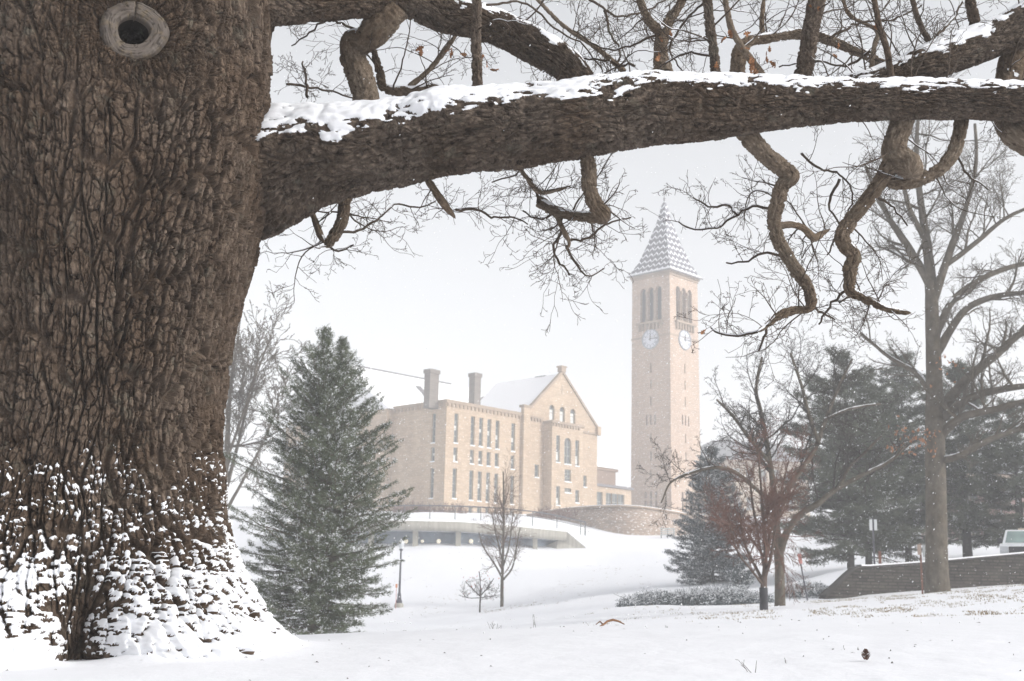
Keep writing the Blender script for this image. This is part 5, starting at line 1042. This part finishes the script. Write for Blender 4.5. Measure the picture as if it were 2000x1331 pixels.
# low junipers
def juniper(name, label, x0, x1, ytop, ybot, D, seed, n=2600):
    rg = np.random.default_rng(seed); a = P(x0, ybot, D); b = P(x1, ybot, D); root = empty(name, ((a.x + b.x) / 2, D, gz((a.x + b.x) / 2, D))); tag(root, label, 'shrub'); H_ = M(ybot - ytop, D)
    x = rg.uniform(a.x, b.x, n); y = D + rg.normal(0, .55, n); t = (x - a.x) / (b.x - a.x); env = np.sin(np.clip(t, .02, .98) * math.pi) ** .35 * (.6 + .6 * vn(x * 1.3, y * 1.3, seed)) * np.exp(-((y - D) / 1.1) ** 2)
    z = ground(x, y) + rg.uniform(0, 1, n) ** .7 * H_ * env; c0 = np.stack([x, y, z], -1); dirn = np.stack([rg.normal(.4, .7, n), rg.normal(-.2, .5, n), rg.uniform(.0, .7, n)], -1); dirn /= np.linalg.norm(dirn, axis=1)[:, None]
    k = 10; c1 = np.repeat(c0, k, 0) + np.repeat(dirn, k, 0) * rg.uniform(-.15, .2, (n * k, 1)) + rg.normal(0, .03, (n * k, 3)); nd = np.repeat(dirn, k, 0) + rg.normal(0, .5, c1.shape); nd /= np.linalg.norm(nd, axis=1)[:, None]
    sd_ = np.cross(nd, rg.normal(0, 1, c1.shape)); sd_ /= np.linalg.norm(sd_, axis=1)[:, None]; V = np.stack([c1 - sd_ * .014, c1 + sd_ * .014, c1 + nd * rg.uniform(.05, .11, (n * k, 1))], 1) - np.array(root.location)
    fs = (np.repeat(z - ground(x, y) > H_ * env * .70, k)) & (rg.random(n * k) < .6); f_ = mesh('foliage', V[~fs].reshape(-1, 3), np.arange((~fs).sum() * 3).reshape(-1, 3), SPR, root, False)
    mesh('snow_cover', V[fs].reshape(-1, 3) + [0, 0, .02], np.arange(fs.sum() * 3).reshape(-1, 3), SNOWB, f_, False)
    st_ = []
    for _ in range(40): xx = rg.uniform(a.x, b.x); p = Vector((xx, D + rg.normal(0, .4), gz(xx, D))); st_.append(([p, p + Vector((rg.normal(0, .2), 0, .15)), p + Vector((rg.normal(0, .5), rg.normal(0, .2), H_ * .7))], [.015, .012, .006], 0))
    tubes('stems', st_, 4, B_DARK, root, root.location)
juniper('juniper_bed', 'low spreading juniper bed dusted with snow below the spruce', 1212, 1500, 1148, 1181, 50, 61, 3600)
juniper('juniper_bed', 'short strip of juniper between the forked trunk and leaning sign', 1532, 1618, 1150, 1172, 52, 62, 900)
RB = MB()
# red terrace bushes
def bush(label, x0, x1, ytop, ybot, D, seed, n=90):
    random.seed(seed); p0 = P((x0 + x1) / 2, ybot, D); root = empty('bush', p0); tag(root, label, 'bush', None); out = []; S = dict(step=.15, jit=.16, trop=[.08, .04], kids=[5, 3], ang=(20, 50), lr=(.4, .7), rr=.6, rmin=.012, max=2, first=.1, tip=.4)
    for _ in range(n): x = random.uniform(x0, x1); p = P(x, ybot, D); p.y += random.uniform(-1, 1); p.z = gz(p.x, p.y) - .1 if D < 100 else p.z; grow(out, p, (rv() * .5 + Vector((0, 0, 1))).normalized(), M(ybot - ytop, D) * random.uniform(.5, .95), .02, 0, S)
    tubes('stems', out, 4, B_RED, root, p0)
bush('reddish bare bushes against the library wall above the left of the lounge', 770, 912, 982, 1008, 140, 3, 170)
bush('reddish bare bush behind the terrace railing near its end', 1050, 1120, 990, 1016, 138, 4, 60)

# ------------------------------------------------------------------ low wall, truck, signs, lamp
ST_LOW = stone_mat('dark_wall_stone', [(.085, .074, .063), (.035, .031, .028), (.115, .103, .088)], (.018, .016, .014), .13, .38, .03, .05)
pts = []
for px, t, b, D in ((1612, 1160, 1172, 50.2), (1640, 1136, 1172, 50.8), (1672, 1106, 1170, 51.3), (1700, 1103, 1168, 51.6), (1800, 1096, 1163, 51.8), (1900, 1087, 1156, 52), (2000, 1078, 1147, 52.2), (2150, 1064, 1132, 52.5), (2350, 1046, 1115, 53)):
    p = P(px, t, D); pts.append((p.x, p.y, p.z, P(px, b, D).z))
ribbon('stone_wall', pts, None, .32, ST_LOW, 'low dark fieldstone wall with thin snow cap below the truck', 'stone wall', capmat=plain('dark_coping', (.055, .05, .045), .9), snowtop=5, cope=.07)
# pickup truck
tp = P(2002, 1111, 55.6); zt_ = tp.z; truck = empty('pickup_truck', (tp.x, tp.y, zt_), math.radians(-24)); tag(truck, 'white pickup truck parked behind the dark stone wall', 'truck')
WHT = plain('white_paint', (.72, .74, .77), .3, 0, .02, 1, .5); BLK = plain('black_plastic', (.03, .03, .035), .5); WS = glass_mat('windscreen', (.20, .27, .26), .1); CHR = plain('headlamp', (.55, .57, .6), .2, 0, .05)
def prism(mb, prof, x0, x1, tx=None):      # profile in (y, z), along x, optional top inset
    A_ = [(x0 + (tx(z) if tx else 0), y, z) for y, z in prof]; B2 = [(x1 - (tx(z) if tx else 0), y, z) for y, z in prof]; n = len(prof); mb.poly(A_[::-1]); mb.poly(B2)
    for i in range(n): mb.quad(A_[i], A_[(i + 1) % n], B2[(i + 1) % n], B2[i])
b = MB(); prism(b, [(.0, .45), (0, .95), (.08, 1.08), (1.35, 1.18), (1.5, 1.15), (5.4, 1.15), (5.4, .5), (4.7, .42), (1.2, .42)], -1.0, 1.0); prism(b, [(1.25, 1.151), (2.0, 1.80), (2.3, 1.86), (3.2, 1.84), (3.55, 1.151)], -.93, .93, lambda z: max(0, z - 1.15) * .22); bo = b.build('body', WHT, truck)
b = MB(); b.quad((-.80, 1.30, 1.215), (.80, 1.30, 1.215), (.70, 1.95, 1.77), (-.70, 1.95, 1.77)); b.build('windscreen', WS, bo)
b = MB(); b.box(-.62, .62, -.04, .02, .68, .97); b.build('grille', BLK, bo); b = MB(); b.box(-1.0, 1.0, -.14, -.02, .42, .64); b.build('bumper', plain('bumper_chrome', (.5, .51, .53), .3, .6), bo)
for x in (-.82, .82): b = MB(); b.box(x - .17, x + .17, -.05, .03, .72, .98); b.build('headlight', CHR, bo); b = MB(); b.box(x * 1.27 - .10, x * 1.27 + .10, 1.45, 1.60, 1.18, 1.42); b.box(min(x * 1.15, x * 1.02), max(x * 1.15, x * 1.02), 1.50, 1.55, 1.25, 1.30); b.build('mirror', BLK, bo)
for sx in (-1, 1):
    b = MB(); xx = sx * .915; b.quad((xx, 1.75, 1.25), (xx, 3.3, 1.25), (xx - sx * .09, 3.1, 1.72), (xx - sx * .09, 2.15, 1.72)); b.build('side_window', WS, bo)
    for y in (.95, 4.3):
        b = MB(); n = 18
        for i in range(n):
            a, a2 = 2 * math.pi * i / n, 2 * math.pi * (i + 1) / n; q = lambda r, t, x: (x, y + r * math.cos(t), .40 + r * math.sin(t))
            b.quad(q(.4, a, sx * .78), q(.4, a2, sx * .78), q(.4, a2, sx * 1.02), q(.4, a, sx * 1.02)); b.quad(q(.4, a, sx * 1.02), q(.4, a2, sx * 1.02), q(0, a2, sx * 1.03), q(0, a, sx * 1.03))
        b.build('wheel', BLK, truck)
b = MB(); b.box(-.25, .25, 2.4, 2.6, 1.862, 1.93); b.build('roof_beacon', plain('amber', (.6, .5, .4), .4), bo)
# street lamp
lpst = P(779, 1187, 77); ls = empty('street_lamp', (lpst.x, lpst.y, gz(lpst.x, lpst.y) - .05)); tag(ls, 'dark iron lamp post with glass lantern on concrete base beside the fir', 'street lamp'); k = M(127, 77) + .0
POLE = plain('lamp_iron', (.07, .07, .085), .5); b = MB(); b.lathe(0, 0, [(.30, -.3), (.28, .22), (.22, .30), (0, .30)], 14); b.build('footing', CONC, ls, True)
b = MB(); b.lathe(0, 0, [(.19, .30), (.19, .42), (.13, .55), (.11, .85), (.075, .95), (.06, 2.0), (.05, k - .62), (.10, k - .60), (.12, k - .52), (.05, k - .50)], 12); b.build('pole', POLE, ls, True)
b = MB(); b.lathe(0, 0, [(.10, k - .50), (.17, k - .28), (.17, k - .16), (.0, k - .14)], 12); b.build('lantern', plain('frosted_glass', (.66, .68, .70), .3), ls, True); b = MB(); b.lathe(0, 0, [(.22, k - .16), (.19, k - .10), (.08, k), (.03, k + .06), (0, k + .14)], 12); b.build('lamp_cap', SNOWB, ls, True)
def post(name, px, pyb, pyt, D, wpx, mat, label, cat, panels=(), lean=0.0):
    a = P(px, pyb, D); z0_ = gz(a.x, a.y); t = P(px, pyt, D); root = empty(name, (a.x, a.y, z0_)); tag(root, label, cat); h = t.z - z0_; r = M(wpx, D) / 2; root.rotation_euler = (0, lean, 0); b = MB(); b.box(-r, r, -r * .8, r * .8, -.4, h); b.build('post', mat, root)
    for (dx, dy0, dy1, wd, mt, nm) in panels: b = MB(); b.box(M(dx - wd / 2, D), M(dx + wd / 2, D), -r * .8 - .03, -r * .8 - .008, h - M(dy1, D), h - M(dy0, D)); b.build(nm, mt, root)
    return root
WP = plain('white_sign', (.62, .64, .66), .5, 0, .05); RP = plain('faded_red_sign', (.50, .22, .20), .6, 0, .2, 8); RUST = plain('rusty_post', (.16, .07, .045), .8, 0, .3, 6)
post('sign_post', 1708, 1104, 1012, 54.5, 3.2, POLE, 'two narrow white sign panels on a dark post behind the stone wall', 'sign', [(-4.6, 3, 24, 5.5, WP, 'sign_panel'), (4.6, 3, 24, 5.5, WP, 'sign_panel')])
post('sign_post', 1577, 1168, 1066, 49, 2.4, POLE, 'leaning sign post with faded red and white plates near the wall end', 'sign', [(0, 0, 14, 6, WP, 'white_plate'), (0, 15, 34, 6.5, RP, 'red_plate')], math.radians(-9))
post('sign_post', 1802, 1162, 1062, 50, 3.0, RUST, 'rusty thin post with small plates just left of the tall bare tree', 'sign', [(-3, 2, 22, 7, plain('weathered_board', (.35, .27, .22), .8), 'board'), (6, 4, 26, 5, plain('grey_board', (.40, .42, .43), .8), 'sign_panel')])
post('bollard', 1719, 1103, 1077, 55, 5, RUST, 'short rust-red bollard beside the double sign', 'bollard')
post('marker_stake', 773, 1183, 1141, 76, 1.0, RP, 'thin stake with small orange marker beside the street lamp', 'marker', [(0, 0, 7, 4, plain('orange_marker', (.55, .24, .12), .6), 'marker_plate')])

# ------------------------------------------------------------------ small things on the snow
DEBR = plain('dark_debris', (.05, .038, .03), .9, 0, .4, 30)
stp = P(1198, 1223, 12.0); stick = empty('fallen_stick', (stp.x, stp.y, gz(stp.x, stp.y))); tag(stick, 'curved brown stick lying on the crest of the snow', 'stick')
pl = [Vector((stp.x + M(dx, 12), stp.y + .1 * k_, gz(stp.x + M(dx, 12), stp.y + .1 * k_) + M(dz_, 12))) for k_, (dx, dz_) in enumerate(((-28, -1), (-18, 3), (-8, 9), (4, 11), (16, 8), (30, 2)))]
tubes('bark', [(pl, [.005, .009, .011, .012, .010, .005], 0), ([pl[1], pl[1] + Vector((-.03, 0, .03)), pl[1] + Vector((-.07, 0, .0))], [.009, .007, .004], 0)], 8, bark_mat('stick_bark', (.12, .06, .035), (.22, .12, .07), (.33, .2, .12)), stick, stick.location)
cp_ = P(1692, 1304, 7.4); cone = empty('pine_cone', (cp_.x, cp_.y, gz(cp_.x, cp_.y))); tag(cone, 'dark brown cone standing in the near snow', 'pine cone'); b = MB()
for i in range(60):
    t = i / 60; a = i * 2.4; r = .022 * math.sin(math.pi * (.15 + .8 * t)); z_ = .005 + .058 * t; cx_, cy_ = r * math.cos(a), r * math.sin(a); tx, ty = -math.sin(a), math.cos(a); e = .008
    b.poly([(cx_ * .3, cy_ * .3, z_), (cx_ + tx * e, cy_ + ty * e, z_ + .006), (cx_ * 1.35, cy_ * 1.35, z_ + .012), (cx_ - tx * e, cy_ - ty * e, z_ + .006)])
b.build('scales', plain('cone_scale', (.12, .06, .04), .8, 0, .5, 80), cone)
# dead stems poking through the snow
for i, (px, py, n, h, D) in enumerate(((1465, 1328, 3, 34, 7.0), (965, 1229, 7, 16, 12.0), (1035, 1228, 3, 26, 12.2), (1660, 1285, 5, 12, 8.0), (545, 1252, 4, 26, 9.6), (1308, 1242, 2, 12, 10.5), (1995, 1300, 2, 10, 7.6), (40, 1308, 4, 12, 7.6), (1910, 1226, 6, 6, 11.4), (1440, 1222, 3, 8, 12.0), (1545, 1308, 2, 14, 7.4))):
    random.seed(900 + i); p = P(px, py, D); p.z = gz(p.x, p.y); root = empty('dead_weed', p)
    tag(root, ['tall forked dry stems at the very bottom edge of the snow', 'tangle of dark dry stems on the crest below the slender tree', 'few thin upright stems on the crest right of the dark tangle', 'pale arched grass stems left of the cone', 'dry stems beside the root flare of the oak', 'two short stems below the fallen stick', 'dark stub of stem at the right edge of the snow', 'pale curled stems in front of the oak foot', 'pale dry grass wisp near the right edge of the crest', 'small cluster of stems on the crest below the red-stemmed tree', 'single short stem left of the cone'][i], 'weed')
    out = []
    for _ in range(n):
        q = p + Vector((random.gauss(0, .04), random.gauss(0, .03), -.02)); d = (Vector((random.gauss(0, .45), random.gauss(0, .2), 1))).normalized(); L = M(h, D) * random.uniform(.6, 1.1)
        grow(out, q, d, L, .0019, 0, dict(step=.02, jit=.09, trop=[0, 0], kids=[1.2, 0], ang=(20, 50), lr=(.3, .5), rr=.7, rmin=.0011, max=1, first=.3, tip=.5))
    tubes('stems', out, 4, B_TWIG if i not in (3, 7, 8) else B_GREY, root, p)
# litter: one mesh of flecks too many to count, and grass showing through on the far banks
rg = np.random.default_rng(77); v = []; f = []
def fleck(x, y, s, hgt):
    z = gz(x, y); a = rg.uniform(0, 6.28); k = len(v); c_, s_ = math.cos(a), math.sin(a)
    for dx, dy, dz_ in ((-1, -.3, 0), (.2, -.5, .4), (1, .1, 0), (.1, .5, .5), (-.3, .1, 1)): v.append((x + s * (dx * c_ - dy * s_), y + s * (dx * s_ + dy * c_), z + .002 + hgt * dz_ * rg.uniform(.3, 1)))
    f.extend([(k, k + 1, k + 4), (k + 1, k + 2, k + 3), (k + 1, k + 3, k + 4), (k, k + 4, k + 3)])
for _ in range(95): y = rg.uniform(6.8, 12.6); fleck(rg.uniform(-.42, .42) * y, y, rg.uniform(.006, .020), rg.uniform(.003, .014))
o = mesh('litter', np.array(v), f, DEBR, None, False); tag(o, 'scattered dark bark and leaf flecks lying on the near snow', 'litter', kind='stuff')
v = []; f = []
GR = plain('dry_grass', (.22, .17, .10), .9, 0, .4, 3); V3 = []
n = 5200; D = rg.uniform(20, 49, n); px = rg.uniform(1150, 2150, n); keep = rg.random(n) < sst(.42, .72, fbm(px * .02, D * .35, 55, 3)) * (.25 + .75 * sst(1250, 1600, px)); D = D[keep]; px = px[keep]
X = (px - 1000) / FPX * D; Dm = rg.uniform(62, 108, 1300); Xm = rg.uniform(-.09, .12, 1300) * Dm; kp_ = rg.random(1300) < sst(.5, .75, fbm(Xm * .25, Dm * .12, 57, 3)); X = np.concatenate([X, Xm[kp_]]); D = np.concatenate([D, Dm[kp_]])
k = 5; X = np.repeat(X, k) + rg.normal(0, .06, len(X) * k); Y = np.repeat(D, k) + rg.normal(0, .06, len(D) * k); Z = ground(X, Y); hh_ = rg.uniform(.015, .06, len(X)); c0 = np.stack([X, Y, Z - .01], -1); sd_ = np.stack([np.ones(len(X)), rg.normal(0, .3, len(X)), 0 * X], -1) * .011
tipv = c0 + np.stack([rg.normal(0, .03, len(X)), rg.normal(0, .03, len(X)), hh_], -1)
o = mesh('grass', np.stack([c0 - sd_, c0 + sd_, tipv], 1).reshape(-1, 3), np.arange(len(X) * 3).reshape(-1, 3), GR, None, False); tag(o, 'dry grass tips showing through the snow on the far banks', 'grass', kind='stuff')
# falling snow
n = 9000; Dn = 8.5 + 36 * rg.random(n) ** 1.1; Xn = rg.uniform(-.52, .52, n) * Dn; Zn = CAMZ + rg.uniform(-.08, .52, n) * Dn; Zn = np.maximum(Zn, ground(Xn, Dn) + .1); rr_ = rg.uniform(.0022, .0048, n) * (1 + .022 * Dn)
bad = (np.hypot(Xn - OAK_X, Dn - OAK_Y) < 1.8); Xn, Dn, Zn, rr_ = Xn[~bad], Dn[~bad], Zn[~bad], rr_[~bad]; n = len(Xn)
oct_ = np.array([(1, 0, 0), (-1, 0, 0), (0, 1, 0), (0, -1, 0), (0, 0, 1.5), (0, 0, -1.5)]); of = np.array([(0, 2, 4), (2, 1, 4), (1, 3, 4), (3, 0, 4), (2, 0, 5), (1, 2, 5), (3, 1, 5), (0, 3, 5)])
ov = oct_[None] * rr_[:, None, None]; ov[:, :, 0] += ov[:, :, 2] * .5
V = np.stack([Xn, Dn, Zn], -1)[:, None] + ov; F = (np.arange(n) * 6)[:, None, None] + of[None]
o = mesh('snowflakes', V.reshape(-1, 3), F.reshape(-1, 3), snow_mat('flake', (.92, .92, .94)), None, False); tag(o, 'fine snowflakes drifting through the air', 'snowfall', kind='stuff')

# ------------------------------------------------------------------ haze
hz = MB(); zmin = float(GZ.min()) - 1.0; hz.box(-1225, 1225, -85, 1440, zmin, 74)
m = bpy.data.materials.new('snowy_air'); m.use_nodes = True; nt_ = m.node_tree; nt_.nodes.clear(); ou = nt_.nodes.new('ShaderNodeOutputMaterial'); pv = nt_.nodes.new('ShaderNodeVolumePrincipled')
pv.inputs['Color'].default_value = (.97, .975, .99, 1); pv.inputs['Density'].default_value = .0020; pv.inputs['Anisotropy'].default_value = .0; nt_.links.new(pv.outputs[0], ou.inputs['Volume'])
ho = hz.build('haze', m); tag(ho, 'pale snowy air', 'haze', kind='stuff')
print('verts', sum(len(o.data.vertices) for o in bpy.data.objects if o.type == 'MESH'), 'ground', GZ.min(), GZ.max())
